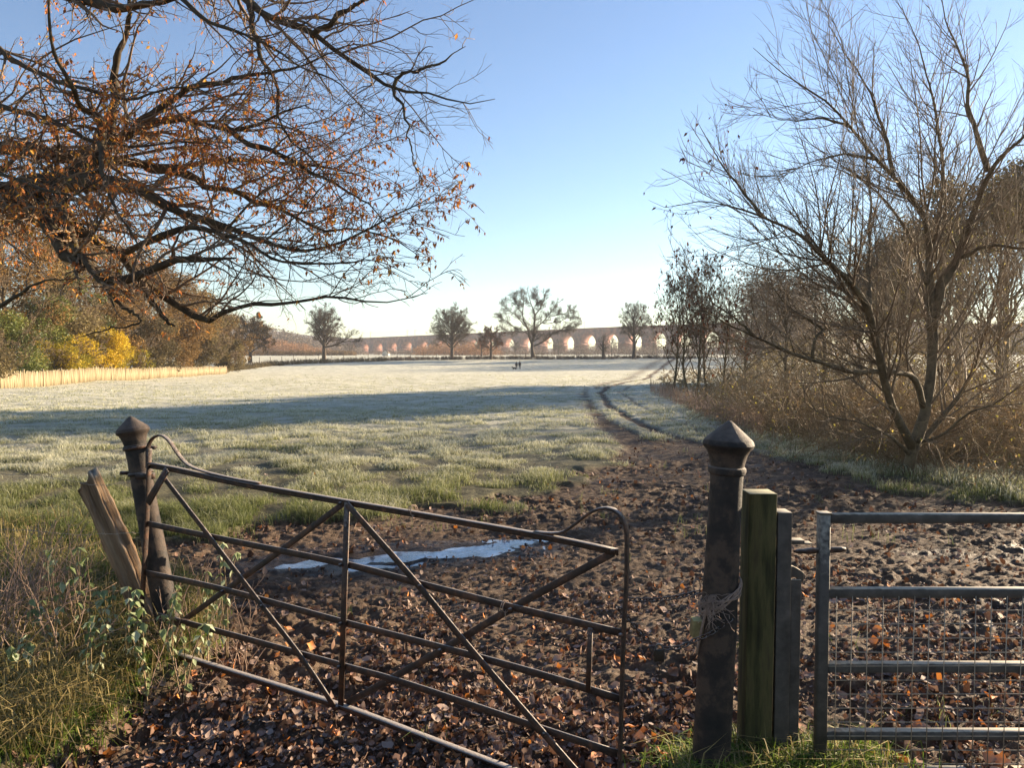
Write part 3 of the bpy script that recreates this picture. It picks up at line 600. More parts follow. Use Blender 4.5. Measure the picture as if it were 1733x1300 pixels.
# ------------------------------------------------------------------ green timber post, steel latch post, mesh gate
def timber_post():
    D = 3.36; x0 = at(1268, 900, D)[0]; x1 = at(1315, 900, D)[0]; zt = at(1290, 836, D)[2]; b = np.array([(x0+x1)/2, D+.06, 0])
    t = thing('timber_post', 'square timber post green with algae beside the cast iron post', 'post', b)
    V, Fs = boxv([b[0], b[1], zt/2-.1], [(x1-x0)/2, 0, 0], [0, .06, 0], [0, 0, zt/2+.1]); V[V[:, 2] < .5, 0] -= .012
    o = mesh_np('shaft', V, Fs, M_gpost, t, b, np.zeros(8)); bevel(o, .004, 2)
timber_post()
def latch_post():
    D = 3.37; b = np.array([at(1325, 900, D)[0], D, 0]); t = thing('latch_post', 'grey galvanised steel latch post against the green timber post', 'post', b)
    def bx(nm, pa, pb, d0, d1, skew=0):
        p0 = at(pa[0], pa[1], D+d0); p1 = at(pb[0], pb[1], D+d0); c = (p0+p1)/2; c[1] = D+(d0+d1)/2
        V, Fs = boxv(c, [abs(p1[0]-p0[0])/2, 0, 0], [0, (d1-d0)/2, 0], [0, 0, abs(p1[2]-p0[2])/2]); V[V[:, 2] < c[2], 0] -= skew
        return bevel(mesh_np(nm, V, Fs, M_galv, t, b, np.zeros(8)), .002)
    bx('channel', (1317, 868), (1335, 1290), .0, .09, .004)
    bx('side_flange', (1335.6, 982), (1352, 1290), .012, .03, .004)
    bx('latch_plate', (1336, 915), (1362, 922), .02, .07)
    # hooked latch catch
    o2 = np.array([(0, 0), (.020, 0), (.052, -.018), (.066, -.030), (.066, -.062), (.055, -.072), (.040, -.066), (.036, -.048), (.0, -.048)])
    c = at(1334, 958, D+.03); n = len(o2)
    V = np.array([[c[0]+p[0], D+.02+k*.02, c[2]+p[1]] for k in (0, 1) for p in o2]); q = np.arange(n)
    o = mesh_np('catch', V, [np.stack([q, (q+1) % n, (q+1) % n+n, q+n], -1), q[::-1][None].copy(), (q+n)[None]], M_galv, t, b, np.zeros(2*n)); bevel(o, .002)
    V, Fs = boxv(at(1365, 919, D+.045), [.018, 0, 0], [0, .022, 0], [0, 0, .003]); bevel(mesh_np('latch_tongue', V, Fs, M_galv, t, b, np.zeros(8)), .001)
latch_post()
def mesh_gate():
    D = 3.32; X0 = at(1392, 1000, D)[0]; X1 = X0+1.55; b = np.array([X0, D, 0]); t = thing('mesh_gate', 'galvanised steel gate with wire mesh infill at the right edge', 'gate', b)
    zt = at(1392, 870, D)[2]; zb = at(1385, 1262, D)[2]
    def tube(nm, p, q, wa, wb, m=M_galv):
        p, q = np.array(p), np.array(q); d = q-p; side = [0, 1, 0] if abs(d[0]) > abs(d[2]) else [1, 0, 0]
        V, Fs = sweep(np.array([p, (p+q)/2, q]), rect(wa, wb, .004), side); return mesh_np(nm, V, Fs, m, t, b, np.zeros(len(V)), False)
    for k, x in enumerate((X0, X1)): tube('stile', (x, D, zb-.10), (x, D, zt), .045, .045)
    for py in (877, 1003, 1129, 1243):
        z = at(1500, py, D)[2]; tube('rail', (X0+.0225, D, z), (X1-.0225, D, z), .040, .040)
    z = at(1500, 1245, D)[2]-.16; tube('rail', (X0+.0225, D, z), (X1-.0225, D, z), .038, .038)
    acc = Acc(); zt2 = at(1500, 1010, D)[2]; zb2 = z; y = D-.023
    xs = np.arange(X0+.052, X1-.02, .0655); zs = np.arange(zt2-.052, zb2, -.0605)
    r = np.random.default_rng(4); P = []
    for x in xs: P.append([[x+r.normal()*.0012, y, zt2+.008], [x+r.normal()*.0015, y-.001, (zt2+zb2)/2], [x+r.normal()*.0012, y, zb2]])
    for z in zs: P.append([[X0+.02, y+.003, z], [(X0+X1)/2, y+.003, z+r.normal()*.001], [X1-.02, y+.003, z]])
    V, Fs = tubes(np.array(P), np.full((len(P), 3), .0022), 6); mesh_np('wire_mesh', V, Fs, M_wire, t, b, np.zeros(len(V)), True)
    c = at(1343, 934, D-.0); e = at(1431, 930, D-.0); P = np.linspace(c, e, 12); P[:, 1] -= .0
    rr = np.array([.004, .011, .011, .014, .014, .011, .011, .011, .014, .013, .013, .008]); V, Fs = tubes(P[None], rr[None], 12); mesh_np('latch_bolt', V, Fs, M_iron, t, b, np.zeros(len(V)), True)
    V, Fs = boxv([X0, D, zt+.004], [.026, 0, 0], [0, .026, 0], [0, 0, .004]); bevel(mesh_np('end_cap', V, Fs, M_galv, t, b, np.zeros(8)), .002)
mesh_gate()
# ------------------------------------------------------------------ chains, padlock, twine, block
def link_mesh(c, d, roll, L=.030, W=.017, r_=.0026):
    th = np.linspace(0, 2*np.pi, 17)[:-1]; d = norm(d); up = norm(np.cross(d, [.3, .2, .9])); up = np.cos(roll)*up+np.sin(roll)*np.cross(d, up)
    P = c + np.cos(th)[:, None]*d*L/2*1.0 + np.sign(np.sin(th))[:, None]*np.abs(np.sin(th))[:, None]**.6*up*W/2
    T = norm(np.roll(P, -1, 0)-np.roll(P, 1, 0)); nn = np.cross(d, up); O = np.cross(T, nn); a = np.arange(6)*np.pi/3
    V = P[:, None]+r_*(np.cos(a)[None, :, None]*nn+np.sin(a)[None, :, None]*O[:, None]); i = np.arange(16)[:, None]*6; i2 = ((np.arange(16)+1) % 16)[:, None]*6; j = np.arange(6)[None]; j2 = (j+1) % 6
    return V.reshape(-1, 3), np.stack([i+j, i+j2, i2+j2, i2+j], -1).reshape(-1, 4)
def chain(pts, label, sz=1.):
    P, _ = resample(pts, np.ones(len(pts)), 200); s = np.concatenate([[0], np.cumsum(np.linalg.norm(np.diff(P, axis=0), axis=1))]); acc = Acc(); k = 0
    for d in np.arange(.01, s[-1], .022*sz):
        c = np.array([np.interp(d, s, P[:, j]) for j in range(3)]); c2 = np.array([np.interp(d+.01, s, P[:, j]) for j in range(3)])
        if d+.01 >= s[-1]: c2 = P[-1]+(P[-1]-P[-2])*2
        V, Fs = link_mesh(c, c2-c+1e-6, k % 2*1.57+.5, .030*sz, .018*sz, .0028*sz); acc.add(V, Fs); k += 1
    o = acc.build('chain', M_iron, smooth=True); tag(o, label, 'chain', 'chains between the iron gate and its post'); return o
chain([at(1050, 1018, 3.09), at(1064, 1015, 3.08), at(1100, 1016, 3.12), at(1140, 1012, 3.18), at(1183, 1002, 3.24)], 'upper rusty chain from the gate end to the iron post')
chain([at(1046, 1028, 3.1), at(1054, 1037, 3.07), at(1078, 1066, 3.10), at(1104, 1090, 3.14)], 'short rusty chain from the gate end down to the padlock')
chain([at(1124, 1098, 3.15), at(1150, 1096, 3.17), at(1178, 1083, 3.2), at(1205, 1072, 3.22), at(1240, 1048, 3.235)], 'rusty chain from the padlock round the iron post')
chain([at(1113, 1122, 3.14), at(1113, 1140, 3.14), at(1113, 1162, 3.14)], 'loose chain end dangling below the padlock', .8)
def padlock():
    c = at(1115, 1110, 3.14); t = thing('padlock', 'old dark padlock joining the chains beside the iron post', 'padlock', c)
    V, Fs = boxv(c, [.021, .003, 0], [-.001, .009, 0], [0, 0, .024]); bevel(mesh_np('lock_body', V, Fs, M_brass, t, c, np.zeros(8)), .005, 3)
    th = np.linspace(0, np.pi, 14); P = np.vstack([[c+np.array([.014, 0, .015])], c+np.stack([np.cos(th)*.014, th*0, .030+np.sin(th)*.016], -1), [c+np.array([-.014, 0, .015])]])
    V, Fs = tubes(P[None], np.full((1, len(P)), .0038), 8); mesh_np('shackle', V, Fs, M_galv, t, c, np.zeros(len(V)), True)
padlock()
def twine():
    acc = Acc(); r = np.random.default_rng(12); 
    ax = norm(pR1-pR0); U = norm(np.cross(ax, [0, 1, 0])); W = np.cross(ax, U)
    def pt(py, ang, rad): 
        f = (py-711)/(1290-711); return pR1+(pR0-pR1)*f + rad*(np.cos(ang)*U+np.sin(ang)*W)
    # which angle faces the camera
    fa = max(np.linspace(0, 6.28, 200), key=lambda a_: -(np.cos(a_)*U+np.sin(a_)*W)[1]); ra = max(np.linspace(0, 6.28, 200), key=lambda a_: (np.cos(a_)*U+np.sin(a_)*W)[0])
    sg = 1 if ((ra-fa+9.42) % 6.28-3.14) > 0 else -1
    for k in range(7):
        an = np.linspace(-np.pi, np.pi, 40); off = r.normal()*.006
        P = np.array([pt(1006-22*np.sin(a_)+8*np.cos(a_*2+k)+off*900*.6, fa+sg*a_, .0785+.003*k % .008) for a_ in an]); V, Fs = tubes(P[None], np.full((1, 40), .0032), 6); acc.add(V, Fs)
    kn = pt(1002, fa-sg*.75, .084)
    for k in range(70):
        L = r.uniform(.06, .17); d = norm(np.array([r.normal()*.45-.1, -.35+r.normal()*.2, -.9+r.normal()*.45])); P = [kn+r.normal(size=3)*.008]
        for j in range(9):
            d = norm(d+r.normal(size=3)*.45+np.array([0, 0, -.10])); P.append(P[-1]+d*L/9)
            q = P[-1]; cax = pR0+ax*np.dot(q-pR0, ax); v = q-cax; 
            if np.linalg.norm(v) < .082: P[-1] = cax+norm(v)*.083
        V, Fs = tubes(np.array(P)[None], np.full((1, 10), .0011), 4); acc.add(V, Fs)
    for k in range(3): # loop sticking out on the left
        th = np.linspace(0, 2*np.pi, 24); c = pt(992, fa-sg*1.55, .10); P = c+np.stack([np.cos(th)*.014, th*0+.004*k, np.sin(th)*(.028+.004*k)], -1); V, Fs = tubes(P[None], np.full((1, 24), .0018), 5); acc.add(V, Fs)
    P = np.array([pt(1010+j*16, fa-sg*(.8+j*.12), .086) for j in range(7)]); V, Fs = tubes(P[None], np.full((1, 7), .006), 6); acc.add(V, Fs)
    o = acc.build('twine', M_rope, smooth=True); tag(o, 'frayed baling twine knotted round the cast iron gatepost', 'twine')
twine()
c = at(1183, 1062, 3.3); V, Fs = boxv(c, [.032, 0, 0], [0, .03, 0], [.003, 0, .036]); o = mesh_np('timber_block', V, Fs, mat('sawn_pale_timber', [(.3, (.10, .07, .03)), (.7, (.30, .24, .10))], 20, .85, .4, 50, topcol=(.5, .45, .2), topamt=.8), None, None, np.zeros(8)); bevel(o, .003); tag(o, 'small sawn timber block wedged on the left of the iron gatepost', 'block')
# ------------------------------------------------------------------ trees
def limbs_px(L, K=26, wob=.015, r=rng):
    Ps, Rs = [], []
    for pts in L:
        p = np.array([at(q[0], q[1], q[2]) for q in pts]); rad = np.array([q[3]*q[2]/F for q in pts]); P, q = resample(p, rad, K, wob, r); Ps.append(P); Rs.append(q)
    return np.array(Ps), np.array(Rs)
def leaves_on(P, n, size, r, droop=1.0, hang=.5, clump=True):
    """hanging leaves at random points of the twig array"""
    nb, K, _ = P.shape; i = r.integers(0, nb, n)
    if clump: i = i[(vn(P[i, 0, 0]*1.3, P[i, 0, 2]*1.3+P[i, 0, 1], 5)+r.normal(size=n)*.15) > .42]
    n = len(i); j = r.integers(1, K, n); pos = P[i, j]
    yaw = r.random(n)*6.28; M = euler_mats(yaw, -np.pi/2*hang*(.5+r.random(n)*.9)*droop, r.normal(size=n)*.5)
    s = size*(.55+.8*r.random(n)); SC = np.stack([s*(.5+.5*r.random(n)), s, s], -1)
    V, Fs = scatter(KITE, KITEF, pos, M, SC); return V, Fs, np.repeat(r.random(n), 5)
def autumn_tree():
    r = np.random.default_rng(101)
    base = np.array([-9.6, 9.2, -.05])
    t = thing('overhanging_tree', 'big dark-limbed tree with russet leaves reaching in from the left', 'tree', base)
    tk, tr = resample([base-[0, 0, .2], base+[.1, -.05, 1.2], base+[.25, 0, 2.6], base+[.1, .1, 4.2], base+[-.2, .1, 7], base+[-.1, 0, 10]], [.62, .48, .42, .38, .28, .15], 24, .03, r)
    V, Fs = tubes(tk[None], tr[None], 20); mesh_np('trunk', V, Fs, M_bark, t, base, np.zeros(len(V)), True)
    # limbs traced: (px, py, D, radius px)
    L = [
     [(-530, 420, 9.2, 60), (-220, 345, 8.8, 42), (0, 331, 8.2, 27), (65, 311, 8.0, 23), (120, 301, 7.9, 20), (166, 281, 7.8, 15), (186, 246, 7.7, 11), (241, 211, 7.6, 9), (281, 198, 7.5, 8), (321, 201, 7.4, 7), (382, 216, 7.3, 6), (427, 211, 7.2, 4.5), (482, 188, 7.1, 3), (527, 176, 7.0, 1.5)],
     [(186, 250, 7.7, 9), (192, 200, 7.6, 8), (196, 150, 7.6, 7), (201, 100, 7.5, 6), (216, 45, 7.5, 5), (221, 0, 7.4, 4.5), (225, -90, 7.4, 3)],
     [(176, 262, 7.8, 7), (171, 205, 7.0, 6), (141, 180, 6.6, 5.5), (120, 145, 6.3, 5), (100, 100, 6.2, 4.5), (85, 55, 6.1, 4), (75, -30, 6, 3)],
     [(-530, 330, 9.2, 40), (-200, 262, 8.8, 22), (0, 250, 8.6, 14), (75, 260, 8.5, 13), (125, 266, 8.4, 12), (200, 273, 8.2, 10), (251, 281, 8.1, 9), (300, 285, 8, 7), (352, 268, 8, 6), (427, 268, 7.9, 5), (502, 276, 7.8, 4), (552, 281, 7.7, 3), (630, 305, 7.6, 1.5)],
     [(80, 308, 8.0, 15), (200, 311, 7.4, 12), (241, 326, 7.2, 10), (286, 351, 7.1, 8), (351, 371, 7, 7), (401, 386, 6.9, 6), (452, 411, 6.8, 5), (502, 426, 6.7, 4), (552, 421, 6.6, 3.5), (602, 401, 6.6, 3), (652, 371, 6.5, 2.5), (702, 346, 6.5, 2), (742, 322, 6.4, 1)],
     [(251, 281, 8.1, 8), (321, 296, 7.6, 7), (352, 316, 7.5, 6), (401, 321, 7.4, 5.5), (432, 341, 7.3, 5), (467, 351, 7.2, 4), (507, 371, 7.1, 3.5), (552, 391, 7.1, 3), (602, 391, 7, 2.5), (652, 401, 7, 2), (706, 430, 6.9, 1)],
     [(-480, 470, 9.1, 40), (-150, 330, 8.5, 26), (20, 330, 8, 19), (60, 352, 7.7, 17), (85, 385, 7.4, 15), (108, 435, 7.1, 12), (138, 443, 7, 10), (171, 470, 6.9, 12), (200, 481, 6.8, 14), (220, 470, 6.75, 11), (261, 452, 6.7, 10.5), (301, 439, 6.6, 9.5), (351, 437, 6.5, 8), (397, 436, 6.5, 3)],
     [(95, 312, 8, 10), (108, 350, 7.5, 9), (120, 401, 7.1, 9), (146, 440, 6.9, 8), (166, 472, 6.75, 7), (181, 487, 6.7, 6), (190, 505, 6.65, 4), (198, 519, 6.65, 2.5)],
     [(60, 325, 8.1, 14), (120, 371, 7.6, 11), (151, 402, 7.4, 10), (201, 432, 7.3, 8.5), (241, 477, 7.2, 7.5), (281, 507, 7.1, 7), (311, 525, 7, 6.5), (351, 540, 6.9, 6), (382, 527, 6.8, 5.3), (427, 515, 6.7, 4.5), (502, 510, 6.6, 3.7), (577, 507, 6.5, 3), (652, 510, 6.4, 2), (723, 495, 6.4, 1)],
     [(236, 470, 7.2, 6), (256, 507, 7, 5.5), (281, 540, 6.9, 5), (297, 554, 6.85, 3)],
     [(200, 432, 7.2, 6), (232, 420, 7, 5.5), (270, 400, 6.9, 6), (330, 385, 6.8, 5), (400, 405, 6.7, 4), (470, 440, 6.6, 3), (560, 445, 6.5, 2.5), (640, 440, 6.4, 1.6), (700, 470, 6.4, 1)],
     [(160, -200, 8.6, 14), (300, -110, 8, 11), (380, -40, 7.6, 8.5), (417, 0, 7.4, 7.5), (452, 25, 7.2, 7), (502, 45, 7, 6.5), (532, 60, 6.9, 6), (567, 85, 6.8, 5.5), (612, 115, 6.7, 4.8), (665, 151, 6.6, 4.2), (713, 151, 6.6, 3), (753, 166, 6.5, 2.3), (803, 176, 6.5, 1.5), (838, 168, 6.5, .8)],
     [(528, 60, 6.9, 5), (567, 30, 6.8, 4.5), (612, 0, 6.7, 4), (655, -50, 6.6, 3)],
     [(665, 151, 6.6, 3.8), (673, 130, 6.6, 3.4), (713, 118, 6.55, 2.8), (753, 100, 6.5, 2), (788, 78, 6.5, 1)],
     [(665, 151, 6.6, 2.8), (683, 191, 6.5, 2.2), (693, 241, 6.45, 1.8), (703, 281, 6.4, 1.4), (722, 315, 6.4, .8)],
     [(215, 228, 7.6, 7), (301, 158, 7.1, 5.5), (351, 142, 7, 5), (402, 131, 6.9, 4), (482, 116, 6.8, 3), (552, 96, 6.7, 1.8), (600, 70, 6.7, 1)],
     [(382, 216, 7.3, 5), (427, 246, 7.1, 4.3), (477, 261, 7, 4), (527, 290, 6.9, 3.4), (577, 318, 6.8, 2.8), (627, 351, 6.7, 2), (668, 400, 6.7, 1)],
     [(-60, -40, 8, 12), (60, -20, 7.6, 11), (125, -5, 7.4, 10), (190, 12, 7.2, 9.5), (240, 10, 7.1, 8.5), (290, -4, 7, 7), (350, -30, 7, 5)],
     [(-60, 60, 7.5, 6), (20, 95, 7, 5), (80, 130, 6.8, 4.5), (150, 150, 6.6, 4), (230, 165, 6.5, 3.2), (310, 150, 6.4, 2.2), (380, 170, 6.3, 1.2)],
     [(-60, 150, 7.8, 6), (0, 180, 7.5, 5), (75, 200, 7.3, 4.5), (150, 235, 7, 4), (220, 250, 6.8, 3), (300, 240, 6.7, 2), (390, 250, 6.6, 1.2)],
     [(420, 5, 7.3, 5), (440, 90, 7.1, 4), (470, 150, 7, 3), (480, 220, 6.9, 2.4), (520, 260, 6.8, 2), (560, 310, 6.7, 1)],
     [(260, -60, 7, 5), (330, 20, 6.7, 4), (420, 60, 6.6, 3), (500, 105, 6.5, 2.4), (570, 140, 6.5, 1.8), (640, 210, 6.4, 1)],
     [(-40, 300, 6.2, 4), (20, 302, 5.9, 3), (100, 330, 5.7, 2.6), (165, 310, 5.6, 2), (190, 260, 5.5, 1.4)],
     [(-60, 560, 6.6, 5), (0, 520, 6.5, 4), (60, 480, 6.4, 3), (130, 470, 6.4, 1.4)],
     [(172, 240, 6.5, 5), (175, 290, 6.2, 4), (195, 350, 6, 3.4), (230, 400, 5.9, 2.4), (260, 440, 5.9, 1.4)],
     [(190, 505, 6.7, 4), (240, 545, 6.6, 2.4), (180, 560, 6.6, 1.6), (120, 570, 6.6, .9)],
    ]
    P0, R0 = limbs_px(L, 30, .012, r)
    R0 = R0*np.linspace(1.05, .55, 30)[None]
    V, Fs = tubes(P0, R0*1.05*(1+.10*r.normal(size=R0.shape)), 9); mesh_np('limb', V, Fs, M_bark, t, base, np.zeros(len(V)), True)
    P1, R1 = spawn(P0, R0, 5.4, .16, (22, 60), (.16, .38), .5, 9, .17, (.06, -.01, -.01), .0035, .022, .35, 1.6, r, dens=True)
    # keep only branches not too far behind the camera plane
    def under(P, R_, sl=0):
        px, py = pix(P[:, -1, 0], P[:, -1, 1], P[:, -1, 2]); lim = np.interp(px, [-300, 0, 150, 300, 420, 650, 760, 1000], [420, 480, 520, 568, 535, 520, 500, 380])
        top = np.interp(px, [400, 560, 700, 850], [2000, 2000, 2000, 2000]); k = (py < lim+sl) & (px < 845); return P[k], R_[k]
    P1, R1 = under(P1, R1)
    P2, R2 = spawn(P1, R1, 7, .08, (25, 60), (.25, .55), .6, 6, .19, (.03, 0, -.03), .0024, .009, .14, .8, r, dens=True)
    P2b, R2b = spawn(P0, R0, 3.5, .3, (30, 75), (.1, .2), .4, 6, .22, (0, 0, 0), .0028, .010, .14, .7, r, dens=True)
    P2 = np.concatenate([P2, P2b]); R2 = np.concatenate([R2, R2b]); P2, R2 = under(P2, R2, 8)
    P3, R3 = spawn(P2, R2, 8.5, .05, (28, 60), (.25, .5), .7, 4, .2, (0, 0, -.03), .0018, .006, .05, .35, r, dens=True)
    acc = Acc()
    for p, q, n in ((P1, R1, 6), (P2, R2, 4), (P3, R3, 3)):
        V, Fs = tubes(p, q, n); acc.add(V, Fs if n > 4 else Fs[:1])
    print('left tree', len(P1), len(P2), len(P3))
    acc.build('branches', M_twig, t, base, True)
    # leaves: thick in the left half and the lower fan, thin at the top right
    PP = np.concatenate([P2[:, [0, 2, 4, 5, 6]], P3])
    px, py = pix(PP[:, 2, 0], PP[:, 2, 1], PP[:, 2, 2])
    dn = .18+.9*sstep(520, 60, px)*.8+.75*np.exp(-((py-310-(px-500)*.25)/110)**2); dn *= np.where((px > 480) & (py < 190), .22, 1)*np.where(py > 460, .55, 1)
    PP = PP[r.random(len(PP)) < dn*.8]
    V, Fs, A = leaves_on(PP, 26000, .046, r); mesh_np('leaves', V, Fs, M_beech, t, base, A)
autumn_tree()
def willow():
    r = np.random.default_rng(202); x, y = g_at(np.array(1533.), np.array(806.)); x = float(x); y = float(y); base = np.array([x, y, 0.])
    t = thing('bare_tree', 'large bare spreading tree standing at the path edge on the right', 'tree', base); D = y; print('willow', base)
    d = lambda k: D+k
    L = [
     [(1533, 812, d(0), 15), (1541, 775, d(0), 14), (1552, 742, d(0), 15), (1566, 690, d(.1), 13), (1576, 630, d(.2), 14), (1580, 575, d(.3), 14), (1575, 500, d(.3), 13), (1572, 425, d(.2), 11), (1565, 370, d(.1), 10), (1545, 340, d(0), 9), (1510, 295, d(-.3), 8), (1480, 265, d(-.5), 7.4), (1440, 215, d(-.7), 6), (1400, 175, d(-.9), 5), (1355, 145, d(-1.1), 4), (1310, 110, d(-1.2), 2.6), (1275, 80, d(-1.3), 1.4)],
     [(1578, 560, d(.3), 13), (1590, 490, d(.3), 14), (1620, 440, d(.3), 13), (1640, 380, d(.2), 11), (1665, 310, d(0), 9), (1695, 265, d(-.2), 8), (1745, 215, d(-.4), 6), (1800, 120, d(-.6), 4)],
     [(1673, 290, d(0), 7.5), (1655, 235, d(.1), 6.6), (1640, 180, d(.2), 5.6), (1635, 125, d(.3), 5), (1620, 75, d(.4), 4), (1600, 30, d(.4), 3), (1588, -30, d(.5), 2)],
     [(1512, 298, d(-.3), 5.5), (1502, 240, d(-.1), 5), (1480, 180, d(0), 4), (1460, 135, d(.1), 3.2), (1430, 90, d(.2), 2.4), (1400, 35, d(.2), 1.2)],
     [(1578, 440, d(.3), 8), (1592, 350, d(.6), 6.5), (1595, 280, d(.8), 5.6), (1585, 200, d(1), 5), (1570, 135, d(1.1), 4), (1555, 75, d(1.1), 3), (1528, 15, d(1.2), 1.6)],
     [(1545, 760, d(0), 11), (1515, 700, d(-.4), 11), (1492, 630, d(-.7), 11), (1478, 560, d(-1), 11.5), (1465, 518, d(-1.2), 11.5), (1440, 480, d(-1.4), 10.5), (1390, 430, d(-1.7), 8.5), (1350, 395, d(-1.9), 7), (1300, 372, d(-2.1), 5.8), (1260, 355, d(-2.2), 4.8), (1220, 345, d(-2.3), 3.8), (1180, 340, d(-2.4), 2.8), (1130, 350, d(-2.5), 1.6), (1098, 338, d(-2.5), .9)],
     [(1292, 370, d(-2.1), 4.6), (1260, 325, d(-2.1), 4), (1230, 290, d(-2.2), 3.2), (1205, 250, d(-2.2), 2.4), (1190, 220, d(-2.3), 1.8), (1170, 190, d(-2.3), .9)],
     [(1562, 690, d(0), 8), (1545, 640, d(-.2), 8), (1513, 630, d(-.5), 8), (1436, 628, d(-1), 8), (1375, 610, d(-1.3), 7), (1314, 588, d(-1.5), 6), (1273, 568, d(-1.7), 5), (1233, 549, d(-1.8), 4), (1192, 525, d(-2), 3), (1164, 525, d(-2), 2), (1131, 535, d(-2.1), 1)],
     [(1275, 569, d(-1.7), 3.6), (1249, 543, d(-1.7), 3.2), (1217, 519, d(-1.6), 2.8), (1184, 490, d(-1.6), 2), (1160, 458, d(-1.6), 1)],
     [(1375, 608, d(-1.3), 4), (1378, 575, d(-1.3), 4), (1392, 560, d(-1.2), 4), (1375, 547, d(-1.2), 4.4), (1330, 515, d(-1.3), 3.6), (1310, 486, d(-1.3), 2.6), (1288, 458, d(-1.3), 1.4)],
     [(1472, 545, d(-1), 7), (1470, 470, d(-.5), 6), (1472, 400, d(-.2), 5), (1472, 330, d(0), 4), (1465, 260, d(.2), 3), (1455, 200, d(.3), 1.8)],
     [(1545, 760, d(0), 8), (1600, 700, d(.3), 7), (1640, 640, d(.5), 6), (1665, 570, d(.6), 5), (1690, 480, d(.7), 4), (1720, 380, d(.8), 3), (1750, 270, d(.8), 2)],
     [(1548, 750, d(0), 6), (1590, 738, d(-.6), 4.5), (1640, 700, d(-1), 3.6), (1690, 680, d(-1.4), 3), (1750, 640, d(-1.6), 2)],
     [(1540, 770, d(0), 5), (1500, 735, d(-.6), 4), (1450, 715, d(-1), 3), (1390, 700, d(-1.2), 2), (1340, 660, d(-1.3), 1.2)],
     [(1570, 480, d(.2), 6), (1540, 400, d(.8), 5), (1500, 340, d(1.2), 4), (1450, 300, d(1.5), 3), (1390, 280, d(1.7), 2), (1330, 290, d(1.8), 1.2)],
     [(1480, 268, d(-.5), 4), (1430, 262, d(-.6), 3.4), (1370, 275, d(-.8), 2.6), (1320, 300, d(-.9), 1.6)],
     [(1440, 215, d(-.7), 3.6), (1390, 200, d(-.8), 3), (1340, 205, d(-.9), 2.2), (1280, 190, d(-1), 1.2)],
     [(1640, 385, d(.2), 6), (1700, 330, d(.6), 5), (1740, 300, d(.8), 4), (1800, 270, d(1), 3)],
     [(1620, 440, d(.3), 6), (1680, 415, d(0), 5), (1733, 420, d(-.2), 4), (1800, 400, d(-.3), 3)],
    ]
    P0, R0 = limbs_px(L, 32, .008, r)
    R0 = R0*.66*np.linspace(1.05, .4, 32)[None]
    V, Fs = tubes(P0, R0*(1+.05*r.normal(size=R0.shape)), 9); mesh_np('trunk', V, Fs, M_bark2, t, base, np.zeros(len(V)), True)
    P1, R1 = spawn(P0, R0, 6.0, .12, (20, 52), (.2, .46), .45, 10, .065, (-.01, 0, .05), .0045, .015, .6, 2.9, r, dens=True)
    def cull(P, R_, sl=0):
        px, py = pix(P[:, -1, 0], P[:, -1, 1], P[:, -1, 2]); k = px > np.interp(py, [0, 60, 120, 175, 230, 330, 400, 540, 620, 700], [1290, 1262, 1250, 1165, 1135, 1105, 1110, 1125, 1150, 1330])-sl; return P[k], R_[k]
    P1, R1 = cull(P1, R1)
    P2, R2 = spawn(P1, R1, 5.5, .1, (22, 48), (.3, .6), .6, 6, .07, (0, 0, .04), .0028, .006, .3, 1.4, r, dens=True)
    P2b, R2b = spawn(P0, R0, 3.0, .3, (30, 65), (.12, .22), .4, 6, .13, (0, 0, .07), .0032, .009, .3, 1.2, r, dens=True)
    P2 = np.concatenate([P2, P2b]); R2 = np.concatenate([R2, R2b])
    P2, R2 = cull(P2, R2, 6)
    P3, R3 = spawn(P2, R2, 6.5, .06, (20, 45), (.35, .65), .7, 4, .08, (0, 0, .03), .0019, .004, .14, .7, r, dens=True)
    acc = Acc()
    for p, q, n in ((P1, R1, 6), (P2, R2, 4), (P3, R3, 3)):
        V, Fs = tubes(p, q, n); acc.add(V, Fs if n > 4 else Fs[:1])
    print('willow', len(P1), len(P2), len(P3)); acc.build('branches', M_twig2, t, base, True)
    px, py = pix(P3[:, 0, 0], P3[:, 0, 1], P3[:, 0, 2]); Q = P3[(px < 1260) & (r.random(len(P3)) < .3)]
    V, Fs, A = leaves_on(Q, 170, .055, r, clump=False); mesh_np('leaves', V, Fs, M_rust, t, base, A)
willow()
